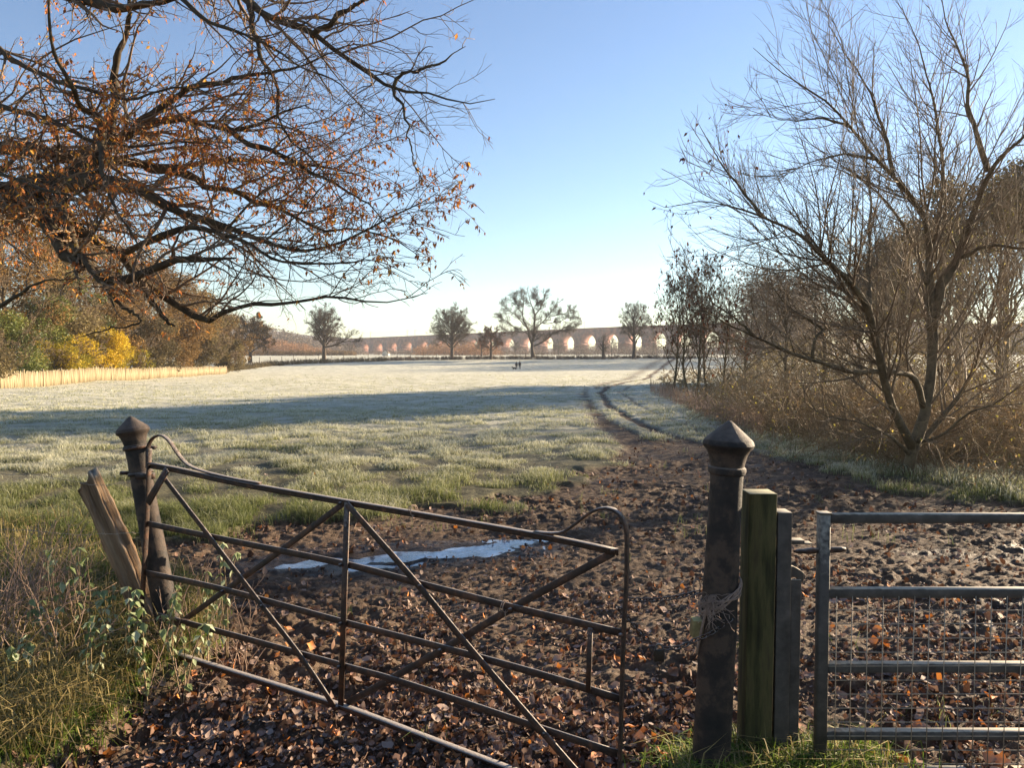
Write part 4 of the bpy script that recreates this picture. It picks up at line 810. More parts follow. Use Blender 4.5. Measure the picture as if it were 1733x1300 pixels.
def radial_tree(name, label, cat, base, H, rx, tr, seed, m1=M_twigfar, m2=M_twigfar, cz=.62, rz=.42, nl=24, dens=(12, 8, 5), trunk_h=.28, tw=.019, leaf=None, lean=0, group=None, extra=None, wig=.14, nmax=99999, lsize=.3, offx=0):
    r = np.random.default_rng(seed); base = np.array(base, float); t = thing(name, label, cat, base, group)
    C = base+[offx, 0, H*cz]; tt = base+[lean, 0, H*(cz+.15)]
    T, q = resample([base-[0, 0, .3], base+[0, 0, H*.04], base+[lean*.4, 0, H*trunk_h], tt], [tr*1.5, tr*1.1, tr*.85, tr*.25], 14, H*.004, r)
    V, Fs = tubes(T[None], q[None], 10); mesh_np('trunk', V, Fs, m1, t, base, np.zeros(len(V)), True)
    Ps, Rs = [], []
    for k in range(nl):
        u = (k+.5)/nl; ph = k*2.4+r.random()*.7; el = math.asin(-.35+1.33*u) if u < .99 else 1.4
        d = np.array([math.cos(ph)*math.cos(el), math.sin(ph)*math.cos(el), math.sin(el)])
        tgt = C + d*np.array([rx, rx, H*rz])*r.uniform(.82, 1.0); fa = trunk_h*.75+u*(cz+.05-trunk_h*.75)
        f = np.clip(fa/(cz+.15), 0, .95)*13; i = int(f); a = T[i]*(1-(f-i))+T[min(i+1, 13)]*(f-i)
        c = a+(tgt-a)*np.array([.5, .5, .5])+np.array([0, 0, H*.05])*(1-u)
        s = np.linspace(0, 1, 9)[:, None]; P = (1-s)**2*a+2*s*(1-s)*c+s*s*tgt; P[1:] += r.normal(size=(8, 3))*H*.008
        Ps.append(P); Rs.append(tr*(.45-.2*u)*(1-.85*s[:, 0]))
    if extra:
        for pts in extra: P, q2 = resample(pts[0], pts[1], 9); Ps.append(P); Rs.append(q2)
    P0, R0 = np.array(Ps), np.array(Rs); V, Fs = tubes(P0, R0, 6); mesh_np('limbs', V, Fs, m1, t, base, np.zeros(len(V)), True)
    sc = H/17
    P1, R1 = spawn(P0, R0, dens[0], .2, (25, 60), (.25, .5), .5, 6, wig, (0, 0, .04), tw*1.6, 9, .5*sc, 4.5*sc, r)
    P2, R2 = spawn(P1, R1, dens[1], .12, (25, 60), (.35, .65), .6, 4, wig, (0, 0, .03), tw, 9, .4*sc, 2.6*sc, r)
    P3, R3 = spawn(P2, R2, dens[2], .1, (25, 60), (.5, .9), .8, 3, wig, (0, 0, .02), tw*.7, 9, .4*sc, 1.7*sc, r)
    acc = Acc()
    for p, q2, n in ((P1, R1, 4), (P2, R2, 3), (P3, R3, 3)):
        V, Fs = tubes(p, q2, n); acc.add(V, Fs[:1])
    acc.build('branches', m2, t, base, False)
    if leaf:
        lm, n, hang = leaf; PP = P3 if len(P3) else np.concatenate([P2[:, :4]])
        V, Fs, A = leaves_on(PP, n, lsize, r, clump=False, hang=hang); mesh_np('leaves', V, Fs, lm, t, base, A)
    return t
def onf(px, D): x = (px-866.5)/F*D; return [x, D, gzs(x, D)]
# field trees
def Hof(D, y0, y1): return (y1-y0)/F*D
g1 = 'field trees along the far hedge'
radial_tree('oak_tree', 'short-trunked bare tree with brown leaves behind the left hedge', 'tree', onf(424, 185), 11.5, 5.6, .42, 1, leaf=(M_brownf, 7000, .4), nl=14, lsize=.45, cz=.58, rz=.42, group=g1)
b = onf(549, 195); s = 195/F
ex = [(np.array([[b[0], b[1], b[2]+3.4], [b[0]+3.0, b[1]-1, b[2]+4.0], [b[0]+5.5, b[1]-1, b[2]+5.3], [b[0]+7.6, b[1]-1, b[2]+6.9]]), [.22, .18, .12, .06]), (np.array([[b[0]+4.2, b[1]-1, b[2]+4.6], [b[0]+6, b[1], b[2]+4.9], [b[0]+8.0, b[1], b[2]+4.8], [b[0]+9.2, b[1], b[2]+5.6]]), [.12, .1, .08, .04])]
radial_tree('field_tree', 'tall bare tree with one long low limb reaching right', 'tree', b, 14.2, 4.2, .5, 2, cz=.62, rz=.38, trunk_h=.3, nl=24, extra=ex, group=g1)
radial_tree('round_tree', 'round-crowned bare tree left of the spreading oak', 'tree', onf(765, 205), 13.8, 5.9, .45, 3, cz=.62, rz=.40, nl=30, group=g1, dens=(13, 8, 5))
radial_tree('small_tree', 'small brown-leaved tree between the round tree and the spreading oak', 'tree', onf(831, 205), 8.6, 3.5, .35, 4, leaf=(M_rust, 2500, .5), lsize=.35, nl=10, group=g1)
def spreading_oak():
    D = 207; base = np.array(onf(903, D)); t = thing('oak_tree', 'huge spreading bare oak beyond the two walkers', 'tree', base, g1); r = np.random.default_rng(55)
    def Q(cx, cy): return (780+cx/4.3325, 480+cy/4.3325)
    raw = [[(530, 545, 34), (528, 500, 24), (522, 450, 21), (530, 400, 20), (538, 340, 17), (540, 280, 12), (545, 230, 9), (520, 170, 6), (500, 110, 4), (490, 75, 2)],
     [(522, 440, 16), (500, 380, 13), (490, 320, 12), (465, 270, 9), (450, 210, 7), (460, 150, 5), (445, 100, 3), (450, 70, 2)],
     [(490, 330, 8), (440, 280, 7), (400, 230, 6), (350, 200, 4), (320, 160, 3), (330, 120, 2)],
     [(500, 370, 8), (430, 340, 6), (370, 300, 5), (320, 270, 4), (275, 245, 2)],
     [(535, 455, 14), (570, 440, 12), (620, 410, 11), (660, 375, 10), (720, 350, 8), (760, 320, 6), (800, 300, 4), (840, 290, 2)],
     [(720, 350, 6), (780, 345, 5), (820, 330, 4), (850, 310, 2)],
     [(540, 330, 10), (590, 290, 8), (640, 240, 7), (670, 190, 5), (700, 150, 3), (710, 130, 2)],
     [(640, 245, 6), (700, 235, 5), (760, 220, 4), (800, 190, 3), (830, 195, 2)],
     [(545, 240, 8), (580, 190, 6), (600, 140, 4), (610, 90, 3), (620, 65, 2)],
     [(600, 290, 6), (680, 290, 5), (740, 270, 4), (790, 250, 3), (850, 240, 2)],
     [(450, 215, 5), (410, 160, 4), (390, 110, 3), (400, 85, 2)], [(530, 200, 5), (560, 140, 4), (550, 90, 3), (560, 60, 1.5)],
     [(490, 340, 6), (440, 360, 5), (400, 350, 4), (350, 350, 3), (300, 330, 2)]]
    Ps, Rs = [], []
    for k, l in enumerate(raw):
        dz = r.normal()*2.0; pts = []
        for j, (cx, cy, w_) in enumerate(l): px, py = Q(cx, cy); pts.append(at(px, py, D+dz*min(1, j/4)*(k > 0)))
        P, q = resample(pts, [w_/2/4.3325*D/F for _, _, w_ in l], 14, .12, r); Ps.append(P); Rs.append(q)
    P0, R0 = np.array(Ps), np.array(Rs); V, Fs = tubes(P0, R0, 8); mesh_np('trunk', V, Fs, M_twigfar, t, base, np.zeros(len(V)), True)
    P1, R1 = spawn(P0, R0, 26, .2, (25, 65), (.12, .30), .5, 6, .14, (0, 0, .03), .03, .10, 1.5, 4.6, r)
    P2, R2 = spawn(P1, R1, 11, .12, (25, 65), (.35, .65), .6, 4, .14, (0, 0, .03), .020, 9, .7, 3.0, r)
    P3, R3 = spawn(P2, R2, 5, .1, (25, 60), (.5, .9), .8, 3, .14, (0, 0, .02), .014, 9, .4, 1.8, r)
    acc = Acc()
    for p, q2, n in ((P1, R1, 4), (P2, R2, 3), (P3, R3, 3)): V, Fs = tubes(p, q2, n); acc.add(V, Fs[:1])
    acc.build('branches', M_twigfar, t, base)
spreading_oak()
radial_tree('dead_tree', 'thin leafless stunted tree right of the spreading oak', 'tree', onf(1021, 210), 6.8, 1.7, .5, 6, nl=9, dens=(5, 4, 3), group=g1)
radial_tree('field_tree', 'tall narrow bare tree beside the far field rails behind the saplings', 'tree', onf(1073, 208), 15.8, 4.2, .5, 7, cz=.62, rz=.40, nl=16, trunk_h=.3, group=g1)
# ------------------------------------------------------------------ right-hand saplings, thicket, background wood
for k, (px, D, H, n, lab) in enumerate(((1140, 34, 5.6, 420, 'leftmost slender sapling with russet leaves at the track bend'), (1163, 33, 6.6, 700, 'tall slender sapling with dark russet leaf clusters, second from the track'),
        (1178, 31, 5.4, 380, 'forked pale-stemmed sapling between the two leafiest saplings'), (1196, 32, 6.3, 650, 'leafy russet sapling in front of the willow tips'), (1222, 30, 5.0, 260, 'rightmost thin sapling beside the bramble edge'))):
    radial_tree('sapling', lab, 'sapling', onf(px, D), H, 1.05, .055, 300+k, M_bark2, M_twig2, cz=.6, rz=.4, nl=13, dens=(7, 5, 2.4), trunk_h=.2, tw=.005, leaf=(M_rust, n, .7), lsize=.14, lean=.25*(-1)**k, group='russet saplings at the track bend')
def thicket():
    r = np.random.default_rng(71)
    fx = [1120, 1200, 1290, 1400, 1500, 1620, 1733, 2100]; fy = [664, 702, 736, 770, 792, 814, 838, 925]
    def place(n, back):
        px = r.uniform(1120, 1840, n); f = np.interp(px, fx, fy); py = f - (f-back)*r.random(n)**1.3; x, y = g_at(px, py); return x, y, px
    x, y, px = place(6200, 622); kk = r.random(len(x)) < .15+1.3*sstep(.36, .62, fbm(x*.7, y*.7, 404, 3)); x, y, px = x[kk], y[kk], px[kk]; Z = gz(x, y)
    edge = sstep(1110, 1300, px)
    h = (.34+1.0*edge)*(.35+.9*r.random(len(x)))*(.55+.9*fbm(x*.5, y*.5, 405, 2))
    P = np.empty((len(x), 9, 3)); P[:, 0] = np.stack([x, y, Z-.03], -1); d = norm(np.stack([r.normal(size=len(x))*.8, r.normal(size=len(x))*.8, np.ones(len(x))], -1))
    for j in range(8):
        d = norm(d+r.normal(size=d.shape)*.22+np.array([0, 0, -.24*(j > 2)])); P[:, j+1] = P[:, j]+d*(h*1.5/8)[:, None]
    Rr = np.linspace(.0085, .0034, 9)[None]*np.maximum(1, y/16)[:, None]
    P2, R2 = spawn(P, Rr, 2.6, .2, (25, 70), (.3, .6), .6, 5, .2, (0, 0, .01), .0034, .01, .15, .8, r); R2 *= np.maximum(1, P2[:, :1, 1]/22)
    acc = Acc(); V, Fs = tubes(P, Rr, 3); acc.add(V, Fs); V, Fs = tubes(P2, R2, 3); acc.add(V, Fs)
    o = acc.build('bramble_thicket', M_stem); tag(o, 'tangled brown bramble and briar thicket along the right of the path', 'undergrowth', kind='stuff')
    V, Fs, A = leaves_on(P2, 9000, .055, r, clump=True, hang=.5); o = mesh_np('bramble_leaves', V, Fs, M_ygreen, attr=A); tag(o, 'yellow-green late leaves scattered through the bramble thicket', 'undergrowth', kind='stuff')
    V, Fs, A = leaves_on(P2, 11000, .062, r, clump=True, hang=.6); o = mesh_np('bramble_dead_leaves', V, Fs, M_bleaf, attr=A); tag(o, 'brown dead leaves hanging through the bramble thicket', 'undergrowth', kind='stuff')
    # pink-brown dry stems at the verge
    px = r.uniform(1100, 1290, 1700); f = np.interp(px, [1100, 1200, 1290], [668, 712, 742]); x, y = g_at(px, f-r.random(1700)*16); n = len(x)
    V, Fs, A = blades(np.stack([x, y, gz(x, y)-.01], -1), .25+.5*r.random(n), np.full(n, .013), r.random(n)*.7, r.random(n)*6.28, r.random(n)*.5, r, .3+.7*r.random(n))
    o = mesh_np('verge_stems', V, Fs, M_reed, attr=A); tag(o, 'pinkish dry stems standing along the grass verge', 'undergrowth', kind='stuff')
    # pale grass and weeds at the foot of the thicket, right
    px = r.uniform(1150, 2050, 9000); f = np.interp(px, fx, fy); x, y = g_at(px, f+12-r.random(9000)*26); n = len(x)
    V, Fs, A = blades(np.stack([x, y, gz(x, y)-.01], -1), .06+.20*r.random(n)**2, .008*np.ones(n), r.random(n)*.9, r.random(n)*6.28, r.random(n)*.9, r, .6+.5*r.random(n))
    o = mesh_np('verge_grass', V, Fs, M_grass, attr=A); tag(o, 'longer frosted grass fringing the bramble thicket', 'grass', kind='stuff')
thicket()
def leafy_tree(name, label, px, D, ytop, w_, leafm, n, seed, ls=.16, fill=1., group=None, nb=26, m2=M_twig2, dens=(7, 6, 0), x=None, low=0.25, tr=None, H=None, cat='tree', sub=1.):
    b = onf(px, D) if x is None else [x, D, gzs(x, D)]
    if H is None: H = CH+(HZ-ytop)/F*D-b[2]
    t = radial_tree(name, label, cat, b, H*.97, w_*.9, tr or H*.016+.02, seed, M_bark2, m2, cz=.55 if low < .3 else .52+.44*low, rz=.44 if low < .3 else .46*(1-low), nl=16, dens=dens, trunk_h=.2, tw=max(.006, D*.00022)*sub, group=group)
    r = np.random.default_rng(seed+9); cs, rs = [], []
    for k in range(nb):
        u = r.random(); zz = H*(low+(1-low)*u*.93); wd = w_*math.sqrt(max(.12, 1-((zz/H-.45)/.57)**2)) if low < .3 else w_*.9; a_ = r.random()*6.28; q = wd*math.sqrt(r.random())*.85
        cs.append([b[0]+q*math.cos(a_), b[1]+q*math.sin(a_), b[2]+zz*.92]); rs.append(w_*r.uniform(.22, .42))
    rs = [min(q_, H*(1-low)*.4) for q_ in rs]; V, Fs, A = leafcloud(cs, int(n*fill), rs, ls*1.35, seed+5, .8, .25); mesh_np('leaves', V, Fs, leafm, t, b, A)
    return t
# background trees behind the thicket
gB = 'bare trees crowding behind the bramble thicket'
for k, (px, D, yt, w_) in enumerate(((1262, 46, 455, 2.6), (1330, 38, 430, 2.4), (1395, 34, 400, 2.6), (1455, 40, 345, 3.2), (1530, 31, 330, 2.8), (1605, 27, 360, 2.6), (1690, 25, 300, 2.8))):
    H = CH+(HZ-yt)/F*D+.1
    radial_tree('thicket_tree', ['bare tree rising low beside the saplings', 'bare twiggy tree behind the long low branch', 'slim bare tree behind the leaning limb', 'tall bare tree behind the central stems', 'bare tree directly behind the big trunk', 'olive-brown twiggy tree right of the big trunk', 'tall dark bare tree near the right edge', 'bare tree partly outside the right edge', 'rightmost bare tree mostly outside the frame'][k], 'tree', onf(px, D), H, w_, .10, 500+k, M_bark2, M_twig2, cz=.55, rz=.45, nl=16, dens=(8, 7, 3.5), trunk_h=.15, tw=.0036, leaf=(M_ygreen if k in (3, 5, 6) else M_bleaf, 700 if k > 1 else 250, .5), lsize=.06, group=gB)
sunv = np.array([math.sin(SUN_AZ), math.cos(SUN_AZ)]); crs = np.array([sunv[1], -sunv[0]])
def cs_xy(c, s): return crs*c+sunv*s
k = 0
c0 = np.dot(crs, [-11, 17]); c1 = np.dot(crs, [-15, 23.3])
for c_, s_, H_, lo_ in ((-21, 50, 14, .80), (-23.5, 55, 14.5, .76), (-26, 50, 13.5, .64), (-27, 58, 15, .68), (-29.5, 53, 12, .55), (-32, 54, 11.5, .5), (-34.5, 56, 10.5, .42), (-37, 58, 10, .35)):
    x, y = cs_xy(c_, s_)
    leafy_tree('ivy_tree', ['ivy-clad tree nearest the path in the wood on the right', 'second ivy-clad tree of the wood on the right', 'thick ivy-clad tree in the middle of the right-hand wood', 'ivy-clad tree at the front of the right-hand wood', 'ivy-clad tree at the back of the right-hand wood', 'dense brown tree beyond the ivy-clad ones on the right', 'far dense brown tree of the right-hand wood', 'dense brown tree low behind the thicket'][k], 0, y, 0, 3.2, M_dry, 6500, 600+k, .19, x=x, H=H_, nb=34, low=lo_, group='dense trees of the right-hand wood', dens=(6, 5, 0)); k += 1
# far right wood that shades the middle distance
def woodmass(name, label, pts, m, n, ls, seed, kind='stuff', cat='wood', flat=.85):
    cs = [p[:3] for p in pts]; rs = [p[3] for p in pts]; V, Fs, A = leafcloud(cs, n, rs, ls, seed, flat, .45); o = mesh_np(name, V, Fs, m, attr=A); tag(o, label, cat, kind=kind); return o
r = np.random.default_rng(88); pts = []
for i in range(170):
    c_ = r.uniform(-182, -108); s_ = 1.157*abs(c_)+r.uniform(3, 34); x, y = cs_xy(c_, s_)
    hz_ = gzs(x, y); H = r.uniform(19, 24); 
    for q in range(4): pts.append((x+r.normal()*2.5, y+r.normal()*2.5, hz_+H*(.15+.24*q), r.uniform(3.2, 4.8)))
woodmass('distant_wood', 'distant bare brown wood standing behind the right-hand thicket', pts, M_farwood, 34000, .75, 3)
# ------------------------------------------------------------------ left woodland and paling fence
FL = [(-260, 34, 0), (-120, 38, 0), (0, 43.5, 0), (110, 53, 0), (225, 66, 0), (300, 79, 0), (366, 98, 0), (384, 104, 0)]
fx_ = np.array([(p[0]-866.5)/F*p[1] for p in FL]); fy_ = np.array([p[1] for p in FL], float)
def paling():
    b = [fx_[2], fy_[2], gzs(fx_[2], fy_[2])]; t = thing('paling_fence', 'pale split-chestnut paling fence along the wood on the left', 'fence', b)
    P, _ = resample(np.stack([fx_, fy_, fy_*0], -1), np.ones(len(fx_)), 1200); s = np.concatenate([[0], np.cumsum(np.linalg.norm(np.diff(P, axis=0), axis=1))]); r = np.random.default_rng(6)
    npan = 9; edges = np.linspace(0, s[-1], npan+1)
    for k in range(npan):
        acc = Acc()
        for d in np.arange(edges[k], edges[k+1], .095):
            x, y = np.interp(d, s, P[:, 0]), np.interp(d, s, P[:, 1]); z = gzs(x, y) if k < 0 else float(zb_i(x, y)); tx = np.interp(d+.3, s, P[:, 0])-x; ty = np.interp(d+.3, s, P[:, 1])-y; tn = np.array([tx, ty, 0]); tn = tn/max(1e-6, np.linalg.norm(tn)); nn = np.array([tn[1], -tn[0], 0])
            h = .98+r.normal()*.05; c = np.array([x, y, z+h/2]); V, Fs = boxv(c, tn*(.033+r.random()*.012), nn*.012, np.array([r.normal()*.015, 0, h/2])); V[4:] += tn*r.normal()*.02; V[[4, 6]] += tn*.012; V[[5, 7]] -= tn*.012; acc.add(V, Fs)
        acc.build('paling_panel', M_pale, t, b)
    for d in np.arange(.5, s[-1], 3.0):
        x, y = np.interp(d, s, P[:, 0]), np.interp(d, s, P[:, 1]); z = float(zb_i(x, y)); V, Fs = lathe([x, y+.05, z-.2], [x, y+.05, z+1.12], [(0, .055), (.97, .05), (1, .02)], 8); mesh_np('post', V, Fs, M_pale, t, b, np.zeros(len(V)))
def zb_i(x, y): return gz(np.array([x]), np.array([y]))[0]
paling()
gW = 'trees of the wood behind the paling fence'
W_ = [  # name, label, px, D, top y, width, leaf, n, size
 ('woodland_tree', 'tall brown woodland tree at the far left edge', -90, 52, 200, 4.4, M_brownf, 15000, .16),
 ('woodland_tree', 'tall bare-topped woodland tree left above the holly', 10, 58, 300, 4.4, M_brownf, 15000, .17),
 ('woodland_tree', 'brown woodland tree behind the tall holly', 95, 64, 345, 4.6, M_dry, 15000, .18),
 ('woodland_tree', 'woodland tree right of the tall holly', 165, 72, 372, 4.6, M_brownf, 15000, .19),
 ('woodland_tree', 'russet woodland tree in the middle of the left wood', 228, 80, 400, 4.8, M_brownf, 15000, .2),
 ('woodland_tree', 'brown woodland tree where the wood begins to drop', 288, 92, 430, 5.0, M_brownf, 15000, .22),
 ('woodland_tree', 'woodland tree near the right end of the left wood', 340, 106, 480, 4.8, M_dry, 9500, .23),
 ('woodland_tree', 'last low woodland tree at the end of the paling fence', 378, 116, 520, 3.6, M_brownf, 7500, .23),
 ('holly_tree', 'tall dark green holly behind the yellow bushes', 118, 66, 430, 3.2, M_holly, 18000, .13),
 ('holly_tree', 'lower dark green holly at the left edge', 22, 53, 520, 2.4, M_holly, 12000, .11),
 ('holly_tree', 'broad green holly between the yellow bushes', 70, 60, 485, 2.8, M_holly, 13000, .12),
 ('yellow_bush', 'bright yellow bush above the paling fence', 172, 66, 555, 2.6, M_yel, 12000, .12),
 ('yellow_bush', 'yellow bush leftmost behind the paling fence', 92, 58, 575, 2.2, M_yel, 9000, .10),
 ('yellow_bush', 'yellow-green bush beside the broad holly', 135, 61, 562, 2.0, M_yel, 8000, .10),
 ('yellow_bush', 'small yellow bush right of the bright one', 228, 74, 586, 1.9, M_yel, 4000, .12),
 ('hedge_shrub', 'brown shrub right of the yellow bushes', 255, 78, 515, 2.8, M_dry, 8000, .16),
 ('hedge_shrub', 'rounded brown shrub in the middle of the paling fence', 303, 92, 515, 3.0, M_brownf, 8000, .17),
 ('hedge_shrub', 'brown shrub near the end of the paling fence', 345, 98, 540, 3.0, M_dry, 8000, .18),
 ('hedge_shrub', 'low grey-brown shrub closing the end of the paling fence', 384, 112, 565, 2.6, M_dry, 6000, .19),
 ('hedge_shrub', 'dark shrub at the left edge behind the paling fence', -40, 42, 540, 2.0, M_dry, 7000, .11)]
for k, q in enumerate(W_):
    leafy_tree(q[0], q[1], q[2], q[3], q[4], q[5], q[6], q[7], 700+k, q[8], group=gW if k < 8 else None, cat='tree' if 'tree' in q[0] else 'shrub', low=.1 if k > 7 else .2, dens=(7, 6, 0) if k > 7 else (8, 7, 2))
# ------------------------------------------------------------------ hedges and field fences in the middle distance
def hedge(name, label, pts, h, wd, n, ls, m, seed, cat='hedge'):
    r = np.random.default_rng(seed); P = np.array([[(p[0]-866.5)/F*p[1], p[1], 0] for p in pts], float); P, _ = resample(P, np.ones(len(P)), 160); P[:, 2] = gz(P[:, 0], P[:, 1])
    cs = np.repeat(P, 2, 0)+r.normal(size=(320, 3))*np.array([.4, wd*.4, .0]); cs[:, 2] += h*.4*r.uniform(.5, 1.2, 320); rs = h*.5*r.uniform(.7, 1.3, 320)
    V, Fs, A = leafcloud(cs, n, rs, ls, seed, 1, .2); b = P[80]; t = thing(name, label, cat, b); mesh_np('foliage', V, Fs, m, t, b, A)
    X0 = np.repeat(P, 5, 0)+r.normal(size=(800, 3))*np.array([.3, wd*.3, 0]); S_ = np.stack([X0, X0+np.stack([r.normal(size=800)*.2, r.normal(size=800)*.2, h*r.uniform(.5, 1.2, 800)], -1)], 1)
    V, Fs = tubes(S_, np.full((800, 2), .02), 3); mesh_np('stem', V, Fs, M_twigfar, t, b, np.zeros(len(V)))
hedge('hedge', 'low rough hedge bank running out from the left wood', [(384, 128), (410, 150), (470, 172), (560, 186), (650, 196)], 1.15, 1.4, 15000, .30, M_dry, 41)
hedge('hedge', 'low dark hedge bank beneath the field trees', [(640, 197), (760, 205), (905, 209), (1030, 211), (1190, 214)], 1.05, 1.3, 20000, .30, M_farwood, 42)
hedge('hedge', 'rough hedge at the far side of the pale left field', [(380, 330), (480, 345), (600, 360)], 2.6, 3, 9000, .5, M_brownf, 43)
def post_fence(name, label, pts, h, gap, seed, rails=2, m=M_twigfar, th=.06):
    P = np.array([[(p[0]-866.5)/F*p[1], p[1], 0] for p in pts], float); P, _ = resample(P, np.ones(len(P)), 200); s = np.concatenate([[0], np.cumsum(np.linalg.norm(np.diff(P, axis=0), axis=1))]); b = [P[0, 0], P[0, 1], gzs(P[0, 0], P[0, 1])]
    t = thing(name, label, 'fence', b); r = np.random.default_rng(seed)
    for d in np.arange(0, s[-1], gap):
        x, y = np.interp(d, s, P[:, 0]), np.interp(d, s, P[:, 1]); z = gzs(x, y); V, Fs = lathe([x, y, z-.2], [x+r.normal()*.04, y, z+h*(1+r.normal()*.05)], [(0, th), (.96, th*.9), (1, th*.3)], 6); mesh_np('post', V, Fs, m, t, b, np.zeros(len(V)))
    u = np.arange(0, s[-1], gap/2); X = np.interp(u, s, P[:, 0]); Y = np.interp(u, s, P[:, 1]); Z = gz(X, Y)
    for k in range(rails):
        q = np.stack([X, Y, Z+h*(.9-k*.33)], -1); V, Fs = tubes(q[None], np.full((1, len(q)), th*.45 if rails > 2 else .012), 4); mesh_np('rail' if rails > 2 else 'wire', V, Fs, m, t, b, np.zeros(len(V)))
post_fence('wire_fence', 'post and wire fence behind the left hedge bank', [(400, 178), (500, 192), (640, 205)], 1.45, 3.3, 1)
post_fence('wire_fence', 'post and wire fence behind the dark hedge bank', [(650, 212), (800, 219), (1000, 223), (1200, 226)], 1.5, 3.6, 2)
post_fence('rail_fence', 'short wooden rail fence around the foot of the spreading oak', [(880, 214), (930, 214)], 1.25, 1.5, 3, 4, th=.08)
# ------------------------------------------------------------------ viaduct
def viaduct():
    A = np.array([(626-866.5)/F*807, 807.]); B = np.array([(1087-866.5)/F*612, 612.]); d = (B-A)/np.linalg.norm(B-A); n = np.array([-d[1], d[0]]);  n = -n if n[1] < 0 else n
    def topz(s):
        p = A+d*s; px = 866.5+F*p[0]/p[1]; y = np.interp(px, [520, 626, 800, 1000, 1087, 1300], [575, 571.5, 564.0, 555, 551.5, 544]); return CH+(HZ-y)/F*p[1]
    m = bpy.data.materials.new('red_brick'); m.use_nodes = True; nt = m.node_tree; bs = nt.nodes['Principled BSDF']; tc = nt.nodes.new('ShaderNodeTexCoord')
    n1 = nt.nodes.new('ShaderNodeTexNoise'); n1.inputs['Scale'].default_value = .35; n1.inputs['Detail'].default_value = 8; nt.links.new(tc.outputs['Object'], n1.inputs[0])
    nt.links.new(ramp(nt, n1.outputs[0], [(.3, (.06, .028, .021)), (.5, (.15, .055, .035)), (.7, (.25, .10, .062))]), bs.inputs[0]); bs.inputs['Roughness'].default_value = .9
    b = [A[0], A[1], -4.]; t = thing('railway_viaduct', 'long red-brick arched railway viaduct spanning the horizon', 'viaduct', b)
    SP, PW, DP = 21., 6.2, 12.
    # phase: opening centred on px 1000
    ss = np.linspace(-200, 700, 4000); pp = A[None]+ss[:, None]*d; pxs = 866.5+F*pp[:, 0]/pp[:, 1]; s0 = np.interp(1000-5, pxs, ss); k0 = -int((s0+75)//SP); k1 = int((480-s0)//SP)
    def P3(s, off, z): return [A[0]+d[0]*s+n[0]*off, A[1]+d[1]*s+n[1]*off, z]
    for k in range(k0, k1+1):
        c = s0+k*SP; w2 = (SP-PW)/2; zt = topz(c); zc = zt-5.2; zs = zc-w2; V = []; Fq = []; na = 16; th = np.linspace(0, np.pi, na+1)
        for off in (0, DP):
            for a_ in th: V.append(P3(c-w2*math.cos(a_), off, zs+w2*math.sin(a_)))
            for a_ in th: V.append(P3(c-w2*math.cos(a_), off, topz(c-w2*math.cos(a_))-1.3))
        o_ = 2*(na+1)
        for i in range(na):
            Fq += [(i, i+1, na+1+i+1, na+1+i), (o_+i+1, o_+i, o_+na+1+i, o_+na+1+i+1), (i+1, i, o_+i, o_+i+1), (na+1+i, na+1+i+1, o_+na+1+i+1, o_+na+1+i)]
        mesh_np('arch', V, np.array(Fq), m, t, b, np.zeros(len(V)))
        # pier to the right of the opening, tapering out towards its foot, with impost course
        cx = c+SP/2; V = []
        for z, g in ((-6, 1.3), (zs-.9, .15), (zs-.9, .5), (zs, .5), (zs, 0), (topz(cx)-1.3, 0)):
            hw = PW/2+g*.6-.003*(g == 0); 
            for (sx, off) in ((-hw, -g), (hw, -g), (hw, DP+g), (-hw, DP+g)): V.append(P3(cx+sx, off, z))
        Fq = [(i*4+j, i*4+(j+1) % 4, i*4+4+(j+1) % 4, i*4+4+j) for i in range(5) for j in range(4)]+[(0, 3, 2, 1), (20, 21, 22, 23)]
        mesh_np('pier', V, np.array(Fq), m, t, b, np.zeros(len(V)))
    sa, sb = s0+(k0-1.5)*SP, s0+(k1+2)*SP; u = np.linspace(sa, sb, 60)
    for off in (-.35, DP-.35):
        V = []; 
        for s in u:
            z = topz(s); V += [P3(s, off, z-1.35), P3(s, off+.7, z-1.35), P3(s, off+.7, z), P3(s, off, z)]
        i = (np.arange(59)*4)[:, None]; j = np.arange(4)[None]; j2 = (j+1) % 4; mesh_np('parapet', V, [np.stack([i+j, i+j2, i+4+j2, i+4+j], -1).reshape(-1, 4), np.array([[0, 3, 2, 1], [236, 237, 238, 239]])], m, t, b, np.zeros(len(V)))
    # abutment banks at both ends
    for s_, e_ in ((sa-90, s0+k0*SP-SP/2-PW/2-.02), (s0+k1*SP+SP/2+PW/2+.02, sb+120)):
        V = []
        for s in (s_, e_): V += [P3(s, 0, -6), P3(s, DP, -6), P3(s, DP, topz(s)-1.4), P3(s, 0, topz(s)-1.4)]
        mesh_np('abutment', V, np.array([[0, 1, 5, 4], [1, 2, 6, 5], [2, 3, 7, 6], [3, 0, 4, 7], [0, 3, 2, 1], [4, 5, 6, 7]]), m, t, b, np.zeros(8))
    # overhead line masts
    mm = mat('grey_steel_mast', [(.3, (.12, .12, .12)), (.7, (.2, .2, .2))], 1, .6)
    def s_at(px): return float(np.interp(px, pxs, ss))
    for px, lab in ((612, 'overhead line mast leftmost on the viaduct'), (626, 'overhead line mast above the first lit arch'), (688, 'left mast of the close pair on the viaduct'), (701, 'right mast of the close pair on the viaduct'), (987, 'overhead line mast right of the spreading oak'), (1150, 'overhead line mast above the saplings')):
        s = s_at(px); z = topz(s); p = P3(s, 1.2, z-1.4); t2 = thing('line_mast', lab, 'mast', p, 'overhead line masts on the viaduct')
        V, Fs = boxv([p[0], p[1], z+2.4], [.16, 0, 0], [0, .16, 0], [0, 0, 3.8]); mesh_np('pole', V, Fs, mm, t2, p, np.zeros(8))
